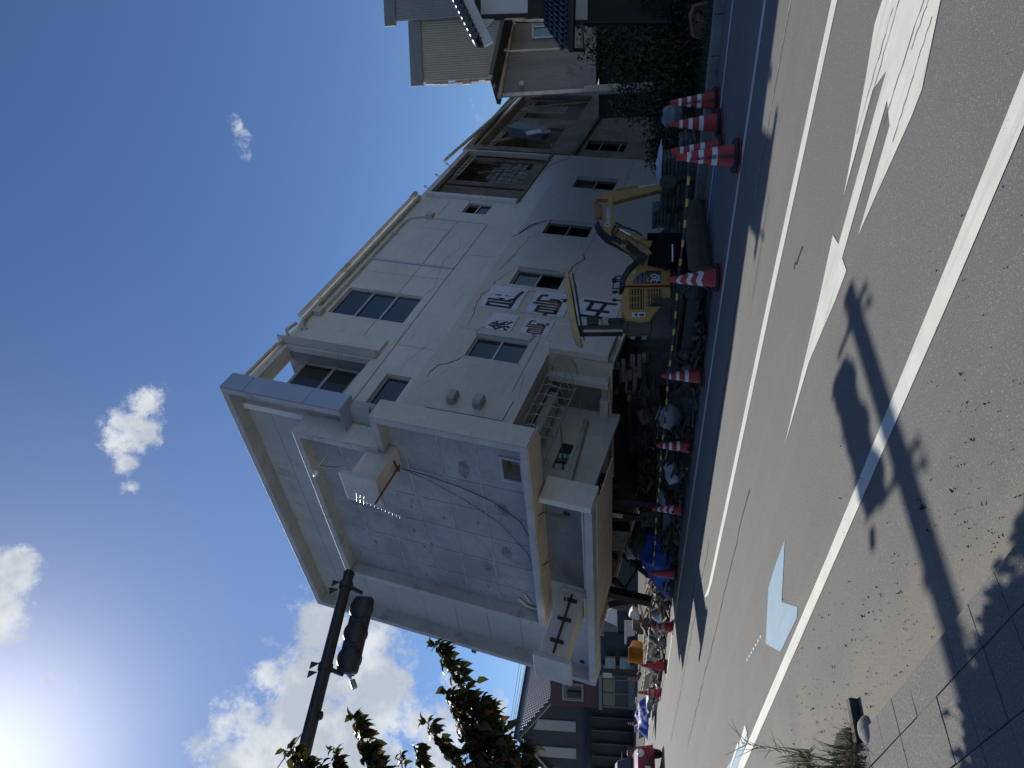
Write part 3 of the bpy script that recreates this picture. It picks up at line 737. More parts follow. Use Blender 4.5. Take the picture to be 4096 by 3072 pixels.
MB().tube([(.44, .3, -3.30), (.44, 2.2, -3.42), (.44, 4.0, -3.44)], .045, 8).build('drain_pipe', PIPE, fb)
lb = MB()
for z in (-1.95, -2.62): lb.tube([(-2.35, .62, z), (.5, .62, z)], .022, 6)
for k in range(9):
    a = -2.2 + .33 * k
    lb.tube([(a, .62, -1.95), (a, .62, -2.62)], .012, 5)
    lb.tube([(a, .62, -1.97), (a, .25, -1.99), (a, .02, -2.08), (a, -.05, -2.28), (a, .02, -2.48), (a, .25, -2.58), (a, .62, -2.60)], .010, 5)
for (y, z) in ((.02, -2.08), (-.05, -2.28), (.02, -2.48)): lb.tube([(-2.25, y, z), (.45, y, z)], .010, 5)
for a in (.42, -1.0): lb.tube([(a, .62, -1.95), (a, 1.5, -1.95)], .018, 5); lb.tube([(a, .62, -2.62), (a, 1.5, -2.62)], .018, 5)
lb.build('caged_ladder', STEEL, fb)
# the flat roof, now upright: outer tray
A0, A1 = -3.10, -2.58
b = MB(); b.box(A0, A1, -.50, 7.52, 4.30, 4.47); b.build('roof_parapet', RIM, fb, .01)
MB().box(A0, A1, 7.52, 7.70, -3.89, 4.47).build('roof_parapet', RIM, fb, .01)
MB().box(A0, A1, .86, 7.52, -3.89, -3.72).build('roof_parapet', RIM, fb, .01)
MB().box(A0 + .3, -1.5, .87, 5.3, -3.905, -3.892).build('roof_underside', TAN, fb)
MB().box(A0, A1 + .1, .70, .86, -3.87, -2.80).build('roof_parapet', WALL, fb, .01)
MB().box(A0, A1, -.635, -.50, 1.45, 4.465).build('roof_parapet', RIM, fb, .006)
for (c0, c1) in ((1.45, 2.32), (2.332, 3.86), (3.872, 4.465)): MB().box(A0 + .02, A1 - .01, -.66, -.638, c0, c1).build('cladding_panel', BPAN, fb, .003)
MB().box(A0 + .02, A1, -.655, .0, 1.435, 1.449).build('cladding_end', BPAN, fb)
def xs(name, m, rects, a, t=.05):
    b = MB()
    for (b0, b1, c0, c1) in rects: b.box(a, a + t, b0, b1, c0, c1)
    return b.build(name, m, fb)
C_ = [4.30, 3.68, 2.74, 1.87, .97, .03, -.90, -1.82, -2.76]
for k in range(8):
    if k == 0: segs = [(-.5, 2.4), (2.41, 5.2), (5.21, 7.52)]
    else: segs = [(-.5 if C_[k] > 1.5 else 3.0, 5.2), (5.21, 7.52)]
    for (b0, b1) in segs: MB().box(-2.75 + rnd.uniform(0, .006), -2.68, b0, b1, C_[k + 1] + .005, C_[k] - .005).build('deck_panel', DECK, fb)
for (b0, b1, m) in ((.86, 4.0, DDECK), (4.0, 5.75, DECK), (5.76, 7.52, DECK)): MB().box(-2.75, -2.68, b0, b1 - .005, -3.72, -2.765).build('deck_panel', m, fb)
MB().box(-2.67, -2.56, -.49, 7.5, -2.74, 4.29).box(-2.67, -2.56, .87, 7.5, -3.7, -2.742).build('roof_slab', RIM, fb)
for (y, z) in ((1.45, -3.25), (7.3, -3.45), (7.3, 4.1)): MB().lathe([(.06, 0), (.075, .01)], 12, (-2.752, y, z), (-1, 0, 0)).build('drain_hole', VOID, fb)
MB().tube([(-3.0, .95, -3.66), (-3.0, 3.6, -3.68)], .03, 8).build('drain_pipe', PIPE, fb)
# inner raised roof with parapet
F = -3.35
for q in ((.0, 5.12, 2.49, 2.64), (4.95, 5.12, -2.60, 2.488), (-.77, 5.1, -2.75, -2.602), (-.77, .0, .40, .55), (.0, .15, .552, 2.488)):
    MB().box(F, -2.76, *q).build('roof_parapet', RIM, fb, .012)
MB().box(F, -2.82, -.92, -.772, -2.75, .55).build('roof_parapet', RIM, fb, .012)
MB().box(F + .02, -2.82, -.935, -.921, -2.74, .54).box(F + .02, -2.8, -.016, -.001, .56, 2.63).build('parapet_face', WALL, fb)
MB().box(F + .02, -2.70, -.9, 5.08, -2.768, -2.752).build('parapet_underside', TAN, fb)
holed('roof_membrane', 'x', .15, 4.95, .55, 2.49, [], .05, ROOF, -3.06)
holed('roof_membrane', 'x', -.772, 4.95, -2.60, .549, [(-.18, .38, -2.45, -2.09)], .05, ROOF, -3.058)
hm = MB(); hm.box(-3.05, -2.3, -.20, -.18, -2.47, -2.07); hm.box(-3.05, -2.3, .38, .40, -2.47, -2.07); hm.box(-3.05, -2.3, -.2, .4, -2.47, -2.45); hm.box(-3.05, -2.3, -.2, .4, -2.09, -2.07); hm.box(-2.3, -2.28, -.2, .4, -2.47, -2.07)
hm.build('hatch_lining', mat('hatch cream', (.34, .31, .26), .8, .15), fb)
b = MB()
for q in ((-.25, .45, -2.08, -2.02), (-.25, .45, -2.52, -2.46), (-.25, -.19, -2.46, -2.08), (.39, .45, -2.46, -2.08)): b.box(-3.085, -3.055, *q)
b.build('hatch_frame', RIM, fb, .005)
SEAM = mat('membrane seam', (.325, .34, .36), .7, .2, 5)
for k, y in enumerate((.75, 1.62, 2.5, 3.38, 4.25)): MB().box(-3.068, -3.0595, y - .022, y + .022, -2.58 if y > .5 else -2, 2.47 if y > .9 else .3).build('seam', SEAM, fb)
for z in (1.75, .92, .10, -.72, -1.55): MB().box(-3.071, -3.0585, -.75 if z < .4 else .17, 4.93, z - .02, z + .02).build('seam', SEAM, fb)
stn = mat('roof stain', (.205, .215, .225), .8, .35, 6)
for k in range(46):
    y, z = rnd.uniform(.4, 4.8), rnd.uniform(-2.5, 2.4)
    r = rnd.uniform(.015, .05)
    if k < 4: y, z, r = ((2.9, -1.9, .13), (3.6, -1.35, .12), (.35, -1.2, .15), (1.4, -1.95, .14))[k]
    b = MB(); n = 12
    b.add([(-3.0605 - .0004 * (k % 3), y + r * 2.0 * math.cos(6.283 * j / n) * rnd.uniform(.7, 1.1), z + r * math.sin(6.283 * j / n) * rnd.uniform(.7, 1.1)) for j in range(n)], [tuple(range(n))])
    b.build('stain', stn, fb)
MB().tube([(-3.10, 4.55, -2.05), (-3.12, 4.75, -2.25), (-3.10, 4.8, -2.5)], .03, 8).tube([(-3.08, 4.3, -2.2), (-3.1, 4.6, -2.35)], .025, 6).build('roof_pipe', PIPE, fb)
red = mat('red spray paint', (.36, .03, .04), .7, .2)
for (p, q) in (((-3.16, 1.21), (-2.74, 1.56)), ((-3.14, 1.48), (-2.74, 1.28)), ((-3.17, 2.86), (-2.74, 3.30)), ((-3.18, 3.11), (-2.74, 3.0))):
    MB().beam((p[0], p[1] + .0, -2.7700), (q[0], q[1], -2.7700), .03, .003).build('spray_mark', red, fb)
# chimneys with caps
def chimney(b0, b1, c0, c1, abase, acap, capb, capc):
    MB().box(acap, abase, b0, b1, c0, c1).build('chimney', WALL, fb, .012)
    MB().box(acap - .10, acap + .005, capb[0], capb[1], capc[0], capc[1]).build('chimney_cap', SGN2, fb, .01)
SGN2 = mat('pale cap concrete', (.50, .50, .48), .75, .12, 2, .2, 60, dirt=(.3, .3, .29))
chimney(.13, .68, .27, .87, -3.06, -3.98, (.06, .86), (.22, 1.06))
chimney(4.17, 4.82, -3.60, -3.02, -2.75, -4.45, (4.14, 5.06), (-3.76, -2.92))
MB().box(-3.02, -2.752, 4.0, 4.9, -3.70, -3.62).build('chimney_foot', TAN, fb, .01)
b = MB().tube([(-2.9, 4.12, -3.32), (-4.4, 4.12, -3.34)], .025, 8)
for a in (-3.05, -3.55, -4.1): b.box(a - .03, a + .03, 4.10, 4.17, -3.48, -3.18)
b.build('clamped_pipe', mat('black bracket', (.03, .03, .035), .6), fb)
MB().tube([(-2.9, 4.1, -3.1), (-3.0, 4.02, -3.2), (-3.2, 4.06, -3.3)], .010, 5).build('cable', mat('pale cable', (.5, .5, .5), .6), fb)
# antenna, lamp, cables on the roof
MB().tube([(-3.25, .45, .18), (-4.35, .42, .16)], .022, 8).build('antenna_mast', RUST, fb)
b = MB().tube([(-4.25, .50, .66), (-4.27, .75, -.28)], .010, 6)
for k in range(13):
    f = k / 12; p = V((-4.25, .50, .66)).lerp(V((-4.27, .75, -.28)), f)
    b.tube([p - V((.0, .07, .02)), p + V((.0, .07, .02))], .005, 5) if k > 2 else b.tube([p - V((0.02, .16, .05)), p + V((0.02, .16, .05))], .006, 5)
b.build('antenna', mat('antenna aluminium', (.6, .6, .6), .35, .05, metal=.8), fb)
MB().beam((-3.3, .60, .20), (-3.3, .30, .26), .03, .03).beam((-3.25, .55, .20), (-3.45, .45, .20), .03, .03).build('mast_bracket', RUST, fb)
blkc = MATS['black cable']
MB().tube([(-3.2, .6, .18), (-3.12, .75, -.3), (-3.10, .91, -1.04), (-3.09, 1.17, -1.77), (-3.1, 1.63, -2.35), (-3.2, 2.02, -2.58)], .010, 6).build('cable', blkc, fb)
MB().tube([(-3.2, .6, .2), (-3.12, .9, -.35), (-3.10, 1.31, -1.11), (-3.09, 1.82, -1.83), (-3.1, 2.62, -2.40), (-3.2, 2.99, -2.58)], .006, 6).build('cable', blkc, fb)
MB().tube([(-3.05, .96, 2.25), (-3.35, 1.0, 2.28)], .015, 6).lathe([(.0, .0), (.05, .02), (.06, .10), (.03, .16), (0, .17)], 12, (-3.40, 1.05, 2.28), (-.4, .6, .3)).build('roof_lamp', mat('white lamp', (.7, .7, .68), .4), fb)
MB().tube([(-3.3, 1.0, 2.27), (-3.4, .8, 1.75), (-3.5, .5, 1.0), (-3.55, .4, .9)], .007, 5).build('cable', blkc, fb)
MB().tube([(-2.6, 7.7, -.25), (-2.7, 8.25, -.35)], .02, 6).cbox((-2.75, 8.35, -.28), (.12, .2, .12)).cbox((-2.6, 7.85, -.05), (.10, .12, .10)).build('floodlight', mat('black fitting', (.025, .027, .03), .5), fb)
bpy.context.view_layer.update()
# ------------------------------------------------------------------ traffic cones and bars
RED = mat('cone red', (.42, .020, .026), .5, .15, 4, dirt=(.16, .02, .02), dlo=.6, dhi=.8, dscale=4)
REDF = mat('cone faded orange', (.45, .16, .10), .6, .15, 4)
BAND = mat('cone reflective band', (.62, .64, .66), .45, .08, 8, dirt=(.35, .34, .33), dlo=.6)
RUB = mat('black rubber', (.018, .018, .020), .7, .25, 10)
DRED = mat('cone base red', (.22, .018, .020), .6, .2, 6)
def cone_r(z): return .135 + (.030 - .135) * (z - .04) / (.70 - .04)
def make_cone(bands, body=RED, weight=True, chev=False, txt=False, band_m=BAND):
    t = thing('traffic_cone', 'x', 'traffic cone', group='traffic cones around the site')
    MB().lathe([(.158, .028), (.145, .04)] + [(cone_r(z), z) for z in (.06, .2, .4, .6, .675)] + [(.030, .695), (.018, .703)], 24).build('cone_body', body, t)
    MB().lathe([(.20, 0), (.205, .012), (.20, .024), (.16, .03)], 8).build('base_plate', DRED, t, .004)
    if weight: MB().lathe([(.148, .032), (.19, .034), (.195, .055), (.185, .075), (.145, .075)], 20, cap=False).build('weight_ring', RUB, t)
    for (z0, z1) in bands:
        b = MB(); n = 24; vs, fs = [], []
        for j in range(n + 1):
            a = 2 * math.pi * j / n
            dz = (.045 * abs(((j % 8) - 4) / 4) if chev else 0)
            for z in (z0 + dz, z1 + dz): vs.append(((cone_r(z) + .0025) * math.cos(a), (cone_r(z) + .0025) * math.sin(a), z))
        fs = [(2 * j, 2 * j + 2, 2 * j + 3, 2 * j + 1) for j in range(n)]
        b.add(vs, fs, True); b.build('reflective_band', band_m, t)
    if txt:
        for k, ch in enumerate('建設業協会上小支部'):
            z = .50 - .054 * k
            r = cone_r(z) + .006
            # faces the road: -y in the cone's own frame
            M = frame((-.03, -math.sqrt(r * r - .0009), z), (1, 0, 0), (0, 0, 1)) @ Matrix.Rotation(R(-9), 4, 'X')
            text(ch, .058, .0016, INK, 'lettering', t, M)
    return t
B3 = [(.25, .31), (.40, .455), (.535, .58)]
PROTO = {'band': make_cone(B3), 'text': make_cone(B3, txt=True), 'chev': make_cone([(.22, .29), (.36, .42), (.50, .55)], chev=True), 'plain': make_cone([]), 'grey': make_cone([(.22, .29), (.37, .43), (.52, .57)], weight=False, band_m=mat('dull grey band', (.30, .32, .33), .5, .1, 6)), 'faded': make_cone([], REDF, False)}
used = set()
def cone(kind, p, label, s=1.0, tilt=(0, 0)):
    c = copy_tree(PROTO[kind]) if kind in used else PROTO[kind]
    used.add(kind)
    c.location = (p[0], p[1], p[2] if len(p) > 2 else .002)
    c.rotation_euler = (R(tilt[0]), R(tilt[1]), math.atan2(-p[0], p[1]) * .9 + R(12))
    c.scale = (s, s, s); c['label'] = label
    return c
CP = [(2.83, 9.29), (1.56, 10.95), (.14, 12.92), (-1.24, 14.65), (-2.77, 16.37), (-4.64, 18.11), (-6.40, 19.47), (-8.30, 21.71), (-10.23, 24.41)]
cone('text', (4.24, 11.15), 'red banded cone standing alone at the kerb, lettered, nearest the grass verge', 1.0)
cone('band', (3.80, 10.84), 'red banded cone without lettering between the kerb cone and the front cone', 1.02)
cone('text', (3.36, 10.68), 'lettered red cone half hidden behind the front cone', 1.03)
cone('text', CP[0], 'largest red banded cone, lettered, heavy black ring, start of the striped bar', 1.10, (0, 1))
cone('chev', CP[1], 'red cone with chevron bands in front of the excavator track', 1.08, (1.5, -2))
cone('band', CP[2], 'red banded cone just behind the excavator tail', 1.03)
cone('band', CP[3], 'red banded cone in front of the dark gap under the building', 1.0, (0, 1.5))
cone('chev', CP[4], 'red cone with slanted bands right of the blue sheet', 1.0, (-2, 0))
cone('plain', CP[5], 'plain dark red cone at the left end of the large blue sheet', 1.0)
cone('grey', CP[6], 'red cone with grey bands beside the brown chest', 1.0)
cone('plain', CP[7], 'plain red cone in sunlight left of the orange tub', 1.05)
cone('grey', CP[8], 'grey-banded red cone before the split timbers', 1.05)
cone('grey', (-14.68, 29.68), 'grey-banded red cone nearest the red car', 1.0)
cone('faded', (-18.88, 47.02), 'faded orange cone far off on the pale pavement', 1.0)
cone('band', (-22.25, 48.13), 'distant red cone with wide bands across the street', 1.0)
YEL = mat('bar yellow', (.62, .36, .05), .5, .12, 6)
BLK = mat('bar black', (.016, .017, .02), .45, .2, 6)
names = ['leading from the largest front cone to the chevron cone', 'across the front of the excavator', 'behind the excavator tail', 'before the dark gap under the building', 'leading to the blue sheet', 'across the large blue sheet', 'between the plain dark cone and the brown chest', 'below the orange tub', 'furthest left, in sunlight']
for i in range(len(CP) - 1):
    p, q = V((*CP[i], .60)), V((*CP[i + 1], .60))
    d = q - p; L = d.length - .09
    t = thing('cone_bar', 'striped black and yellow cone bar ' + names[i], 'barrier bar', p + d.normalized() * .045, group='striped bars between the cones')
    t.rotation_euler = d.to_track_quat('X', 'Z').to_euler()
    b = MB(); n = 11
    for k in range(n):
        b.cur = k % 2
        w = (1.25, .75)[k % 2]
    edges = [0]; tot_ = 6 * 1.25 + 5 * .75
    for k in range(n): edges.append(edges[-1] + (1.25, .75)[k % 2] / tot_ * L)
    for k in range(n):
        b.cur = k % 2
        b.tube([(edges[k], 0, -.02 * math.sin(math.pi * edges[k] / L)), (edges[k + 1], 0, -.02 * math.sin(math.pi * edges[k + 1] / L))], .020, 8, cap=(k in (0, n - 1)))
    b.build('bar', [BLK, YEL], t)
    for x in (0, L): MB().lathe([(.055, -.008), (.062, 0), (.055, .008), (.047, 0), (.055, -.008)], 14, (x - .045 if x == 0 else x + .045, 0, 0), None, False).build('end_ring', BLK, t)

# ------------------------------------------------------------------ excavator
YP = mat('excavator yellow', (.42, .24, .07), .5, .12, 2.2, dirt=(.18, .11, .045), dlo=.55, dhi=.75, dscale=3, spec=.4)
YW = mat('worn boom yellow', (.32, .185, .06), .55, .2, 3, dirt=(.12, .075, .04), dlo=.48, dhi=.7, dscale=4)
RST = mat('rust brown plate', (.24, .12, .045), .75, .25, 5, dirt=(.08, .045, .025), dscale=5)
BKP = mat('black machine plastic', (.016, .018, .022), .55, .2, 4, dirt=(.06, .06, .058), dlo=.56)
TRK = mat('dusty track rubber', (.045, .044, .042), .85, .3, 6, .5, 50, dirt=(.09, .085, .075), dlo=.5)
CHR = mat('chrome rod', (.6, .6, .6), .2, .05, metal=.9)
HOSE = mat('hydraulic hose', (.014, .014, .016), .55, .2)
NAVY = mat('navy decal', (.012, .018, .045), .5, .1)
ex = thing('excavator', 'yellow mini excavator with canopy parked before the toppled building', 'excavator', (1.60, 13.08, 0))
ex.rotation_euler = (0, 0, R(-54))
exM = Matrix.Translation((1.60, 13.08, 0)) @ rz(R(-54)).to_4x4(); exI = exM.inverted()
def stad(L, r, n=10):
    pts = []
    for k in range(n + 1): a = -math.pi / 2 + math.pi * k / n; pts.append((L / 2 + r * math.cos(a), r * math.sin(a)))
    for k in range(n + 1): a = math.pi / 2 + math.pi * k / n; pts.append((-L / 2 + r * math.cos(a), r * math.sin(a)))
    return pts
for sy in (-1, 1):
    y0, y1 = (sy * .775, sy * .475) if sy > 0 else (-.775, -.475)
    y0, y1 = min(y0, y1), max(y0, y1)
    b = MB(); o_, i_ = stad(1.58, .235, 12), stad(1.58, .195, 12); k = len(o_)
    vs = [(x, y, z + .24) for y in (y0, y1) for (x, z) in o_] + [(x, y, z + .24) for y in (y0, y1) for (x, z) in i_]
    fs = []
    for j in range(k):
        j2 = (j + 1) % k
        fs += [(j, j2, k + j2, k + j), (2 * k + j2, 2 * k + j, 3 * k + j, 3 * k + j2), (j2, j, 2 * k + j, 2 * k + j2), (k + j, k + j2, 3 * k + j2, 3 * k + j)]
    b.add(vs, fs)
    per = 2 * 1.58 + 2 * math.pi * .235
    for q in range(52):
        s = q / 52 * per
        if s < 1.58: x, z, a = -.79 + s, -.235, math.pi
        elif s < 1.58 + math.pi * .235: an = -math.pi / 2 + (s - 1.58) / .235; x, z, a = .79 + .235 * math.cos(an), .235 * math.sin(an), an
        elif s < 3.16 + math.pi * .235: x, z, a = .79 - (s - 1.58 - math.pi * .235), .235, 0
        else: an = math.pi / 2 + (s - 3.16 - math.pi * .235) / .235; x, z, a = -.79 + .235 * math.cos(an), .235 * math.sin(an), an
        nrm = (V((x, 0, z)) - V((max(-.79, min(.79, x)), 0, 0))).normalized() if abs(x) > .79 else V((0, 0, 1 if z > 0 else -1))
        c = V((x, (y0 + y1) / 2, z + .24)) + nrm * .008
        tn = V((nrm.z, 0, -nrm.x))
        b.cbox(c, (.035, y1 - y0 - .01, .03), Matrix((tn, V((0, 1, 0)), nrm)).transposed())
    tr = b.build('track', TRK, ex)
    ys = y0 if sy < 0 else y1
    MB().box(-.72, .72, y0 + .035, y1 - .035, .13, .36).build('track_frame', BKP, tr, .02)
    for x in (-.79, .79): MB().lathe([(.0, -.15), (.17, -.13), (.19, -.10), (.19, .10), (.17, .13), (0, .15)], 18, (x, (y0 + y1) / 2, .24), (0, 1, 0)).build('track_wheel', BKP, tr)
    MB().lathe([(.06, 0), (.10, .02), (.12, .05), (.12, .09)], 16, (-.79, ys - sy * .1, .24), (0, sy, 0)).build('sprocket_hub', TRK, tr)
    for x in (-.42, -.05, .32): MB().lathe([(.06, -.13), (.06, .13)], 12, (x, (y0 + y1) / 2, .11), (0, 1, 0)).build('roller', BKP, tr)
MB().box(-.35, .35, -.45, .45, .18, .45).lathe([(.33, .44), (.33, .56)], 20).build('undercarriage', BKP, ex)
bl = MB()
bp = [(1.34, .03), (1.40, .10), (1.43, .22), (1.42, .34), (1.38, .40), (1.35, .395), (1.385, .33), (1.395, .22), (1.365, .11), (1.30, .035)]
bl.prism([(x, -.78, z) for x, z in bp], (0, 1.56, 0)); bl.box(1.33, 1.42, -.785, -.765, .02, .36); bl.box(1.33, 1.42, .765, .785, .02, .36)
bd = bl.build('dozer_blade', mat('muddy blade', (.075, .06, .048), .75, .3, 3, .4, 40, dirt=(.15, .12, .09), dlo=.52), ex)
for y in (-.4, .4): MB().beam((.3, y, .28), (1.36, y, .2), .08, .11).build('blade_arm', BKP, bd)
UM = rz(R(59)).to_4x4()                      # the upper structure is slewed against the tracks
def up_(): return MB(UM)
up_().box(-.70, .58, -.74, .70, .50, .60).build('deck', BKP, ex, .03)
def fx(x): return -.60 + (x + .66) * .74
def side(pts, y0, y1): return up_().prism([(fx(x), y0, z) for x, z in pts], (0, y1 - y0, 0))
# engine cover, rear half with grille openings
rc = [(.10, .60), (.10, 1.36), (-.10, 1.41), (-.45, 1.41), (-.60, 1.34), (-.66, 1.10), (-.64, .93), (-.50, .86), (-.30, .72), (-.22, .60)]
co = side(rc, -.76, -.25).build('engine_cover', YP, ex, .025, seg=3)
fc = [(.13, .60), (.86, .60), (.90, .72), (.86, .86), (.70, 1.06), (.48, 1.24), (.28, 1.34), (.13, 1.36)]
cf = side(fc, -.76, -.25).build('front_cover', YP, ex, .025, seg=3)
trm = [(.12, 1.365), (.30, 1.345), (.50, 1.245), (.72, 1.06), (.88, .87), (.96, .90), (.80, 1.12), (.56, 1.33), (.32, 1.43), (.08, 1.45)]
side(trm, -.74, -.18).build('black_trim', BKP, ex, .012)
gb = MB(UM)
for (x0, x1, z0, z1) in ((-.42, .05, 1.04, 1.28), (-.36, .05, .74, 1.00)): gb.box(fx(x0), fx(x1), -.7655, -.7615, z0, z1)
g_ = gb.build('grille', VOID, ex)
for (x0, x1, z0, z1, nn) in ((-.42, .05, 1.04, 1.28, 5), (-.36, .05, .74, 1.00, 6)):
    for k in range(nn):
        z = z0 + (z1 - z0) * (k + .5) / nn
        xa = x0 + (.20 * (1 - k / (nn - 1)) if z0 < .8 else 0)
        MB(UM).box(fx(xa), fx(x1), -.780, -.7665, z - .008, z + .008).build('grille_bar', YP, g_)
    for x in (x0 + .15, x0 + .31): MB(UM).box(fx(x) - .006, fx(x) + .006, -.777, -.768, z0 + .06, z1).build('grille_bar', YP, g_)
dM = UM @ frame((0, -.7625, 0), (1, 0, 0), (0, 0, 1))
def decal(pts, m, nm='decal', par=cf, off=.0): MB(dM).add([(fx(x), z, off) for x, z in pts], [tuple(range(len(pts)))]).build(nm, m, par)
decal([(.17, .76), (.44, .76), (.46, .80), (.46, 1.00), (.43, 1.03), (.17, 1.03)], NAVY, off=.006)
BLUE = mat('blue decal', (.02, .03, .16), .5)
decal([(.17, 1.045), (.43, 1.045), (.40, 1.10), (.17, 1.10)], BLUE, off=.006); decal([(.17, 1.115), (.38, 1.115), (.33, 1.17), (.17, 1.17)], BLUE, off=.006); decal([(.17, 1.185), (.30, 1.185), (.24, 1.22), (.17, 1.22)], BLUE, off=.006)
WHT = mat('white decal', (.5, .52, .54), .5, .1)
text('PC', .10, .003, mat('ochre decal', (.42, .27, .07), .5), 'lettering', cf, dM @ frame((fx(.28), .965, .009), (1, 0, 0), (0, 1, 0)))
text('30', .15, .004, WHT, 'lettering', cf, dM @ frame((fx(.29), .87, .009), (1, 0, 0), (0, 1, 0)))
text('MR', .08, .0025, WHT, 'lettering', cf, dM @ frame((fx(.29), .795, .009), (1, 0, 0), (0, 1, 0)))
decal([(-.60, 1.02), (-.49, 1.02), (-.49, 1.24), (-.60, 1.24)], WHT, par=co, off=.004)
decal([(-.59, 1.15), (-.50, 1.15), (-.545, 1.22)], mat('hazard mark', (.03, .03, .03), .5), par=co, off=.006); decal([(-.58, 1.04), (-.52, 1.04), (-.52, 1.11), (-.55, 1.13), (-.58, 1.1)], MATS['hazard mark'], par=co, off=.006)
decal([(.46, .64), (.57, .64), (.60, .70), (.56, .74), (.50, .72), (.44, .70)], RUST, 'scuff', cf, .003); decal([(.38, 1.20), (.46, 1.17), (.47, 1.20), (.41, 1.24)], WHT, 'patch', cf, .003)
# counterweight and tail
cw = MB(UM); n = 14
def tail(z0, z1, rad, x_c=.02):
    pts = [(x_c - rad * math.cos(a), rad * math.sin(a)) for a in [R(-72) + R(144) * k / n for k in range(n + 1)]]
    pts = [(-.30, -.74)] + pts + [(-.30, .70)]
    cw.prism([(x, y, z0) for x, y in pts], (0, 0, z1 - z0))
tail(.52, .90, .84); tail(.905, 1.30, .79); tail(1.305, 1.38, .72)
ct = cw.build('counterweight', BKP, ex, .025, seg=3)
text('KOMATSU', .105, .003, WHT, 'lettering', ct, UM @ frame((-.775, .06, 1.00), (0, -1, 0), (0, 0, 1)))
text('永和建設', .10, .002, WHT, 'lettering', ct, UM @ frame((-.775, .06, 1.20), (0, -1, 0), (0, 0, 1)))
# canopy
for (y, x) in ((-.42, -.66), (.36, -.66)):
    up_().box(x - .035, x + .035, y - .035, y + .035, 1.38, 2.20).build('canopy_post', BKP, ex, .008)
up_().box(-.68, -.62, -.38, .32, 2.10, 2.16).build('canopy_brace', BKP, ex, .008)
up_().box(-.62, -.48, -.50, -.36, 1.80, 2.00).build('bracket_box', BKP, ex, .02)
prf = [(-.86, 2.10), (-.90, 2.14), (-.84, 2.24), (-.50, 2.31), (.00, 2.36), (.30, 2.37), (.38, 2.35), (.30, 2.32), (.00, 2.27), (-.60, 2.17)]
up_().prism([(x, -.60, z) for x, z in prf], (0, 1.16, 0)).build('canopy_roof', mat('weathered canopy', (.46, .36, .17), .7, .15, 2, dirt=(.22, .17, .10), dlo=.52), ex, .035, seg=3)
MB(UM @ Matrix.Rotation(R(-9), 4, 'Y')).box(-.42, .62, -.56, .52, 2.165, 2.185).build('canopy_lining', BKP, ex)
# seat, levers, rails
up_().box(-.55, .0, -.16, .34, 1.06, 1.22).box(-.58, -.44, -.14, .32, 1.20, 1.66).build('seat', BKP, ex, .05, seg=3)
up_().box(-.60, -.42, -.13, .31, 1.60, 1.76).build('headrest', mat('grey vinyl', (.36, .37, .38), .6), ex, .05, seg=3)
up_().tube([(.02, -.40, 1.38), (.02, -.40, 1.56), (.22, -.40, 1.52), (.26, -.40, 1.30)], .014, 6).build('handrail', BKP, ex)
for (x, y) in ((-.05, -.28), (.22, .05), (.22, -.10), (-.05, .40)): up_().tube([(x, y, 1.2), (x + .03, y, 1.5)], .012, 6).lathe([(0, 0), (.028, .02), (.03, .07), (.0, .10)], 10, UM.inverted() @ (UM @ V((x + .03, y, 1.48)))).build('lever', BKP, ex)
up_().box(.0, .12, -.36, -.24, 1.40, 1.50).build('mirror_box', WHT, ex, .01)
# boom group in its own swing plane
BF = V((1.92, 11.98, 0)); BD = V((.96, .28, 0)).normalized(); BNm = V((BD.y, -BD.x, 0))      # BNm points to us
def bpt(a, b_):                               # photograph crop point -> point in the boom plane (excavator frame)
    d = ray(*cX1(a, b_)); o_ = V((0, 0, CAM_H))
    return exI @ (o_ + d * ((BF - o_).dot(BNm) / d.dot(BNm)))
bn = exI.to_3x3() @ BNm
def plate(pts, th, m, nm, off=0., bev=.012, par=ex):
    return MB().prism([bpt(*p) + bn * (off + th / 2) for p in pts], -bn * th).build(nm, m, par, bev)
boom = plate([(1290, 1010), (1190, 1045), (1060, 985), (900, 880), (740, 780), (670, 730), (645, 670), (690, 500), (735, 320), (770, 285), (800, 300), (800, 600), (830, 660), (900, 735), (1060, 850), (1240, 955)], .17, YW, 'boom')
arm = plate([(575, 310), (740, 225), (800, 228), (1100, 180), (1330, 140), (1420, 165), (1425, 205), (1330, 230), (1000, 310), (800, 365), (740, 330), (600, 325)], .13, YW, 'arm')
plate([(1380, 115), (1450, 70), (1560, 80), (1600, 160), (1560, 225), (1480, 235), (1420, 215)], .36, mat('dirty bucket', (.06, .05, .042), .8, .3, 5), 'bucket')
plate([(575, 365), (655, 380), (660, 555), (575, 548)], .10, RST, 'cylinder_guard')
def rod(a, b_, r, m, nm, off=0.): MB().tube([bpt(*a) + bn * off, bpt(*b_) + bn * off], r, 12).build(nm, m, ex)
rod((880, 725), (1040, 815), .022, CHR, 'cylinder_rod', .10); rod((1020, 800), (1270, 935), .045, YW, 'boom_cylinder', .10)
rod((830, 205), (1120, 160), .035, RST, 'bucket_cylinder'); rod((1110, 165), (1340, 125), .018, CHR, 'cylinder_rod')
rod((600, 560), (585, 340), .04, RST, 'arm_cylinder', .0)
rod((1545, 920), (1545, 1130), .024, CHR, 'cylinder_rod', .1)
plate([(1230, 740), (1740, 740), (1700, 960), (1600, 1080), (1500, 1110), (1240, 1060), (1260, 960)], .30, mat('flat black paint', (.010, .010, .012), .9, .3, 5, spec=.1), 'swing_bracket', -.12)
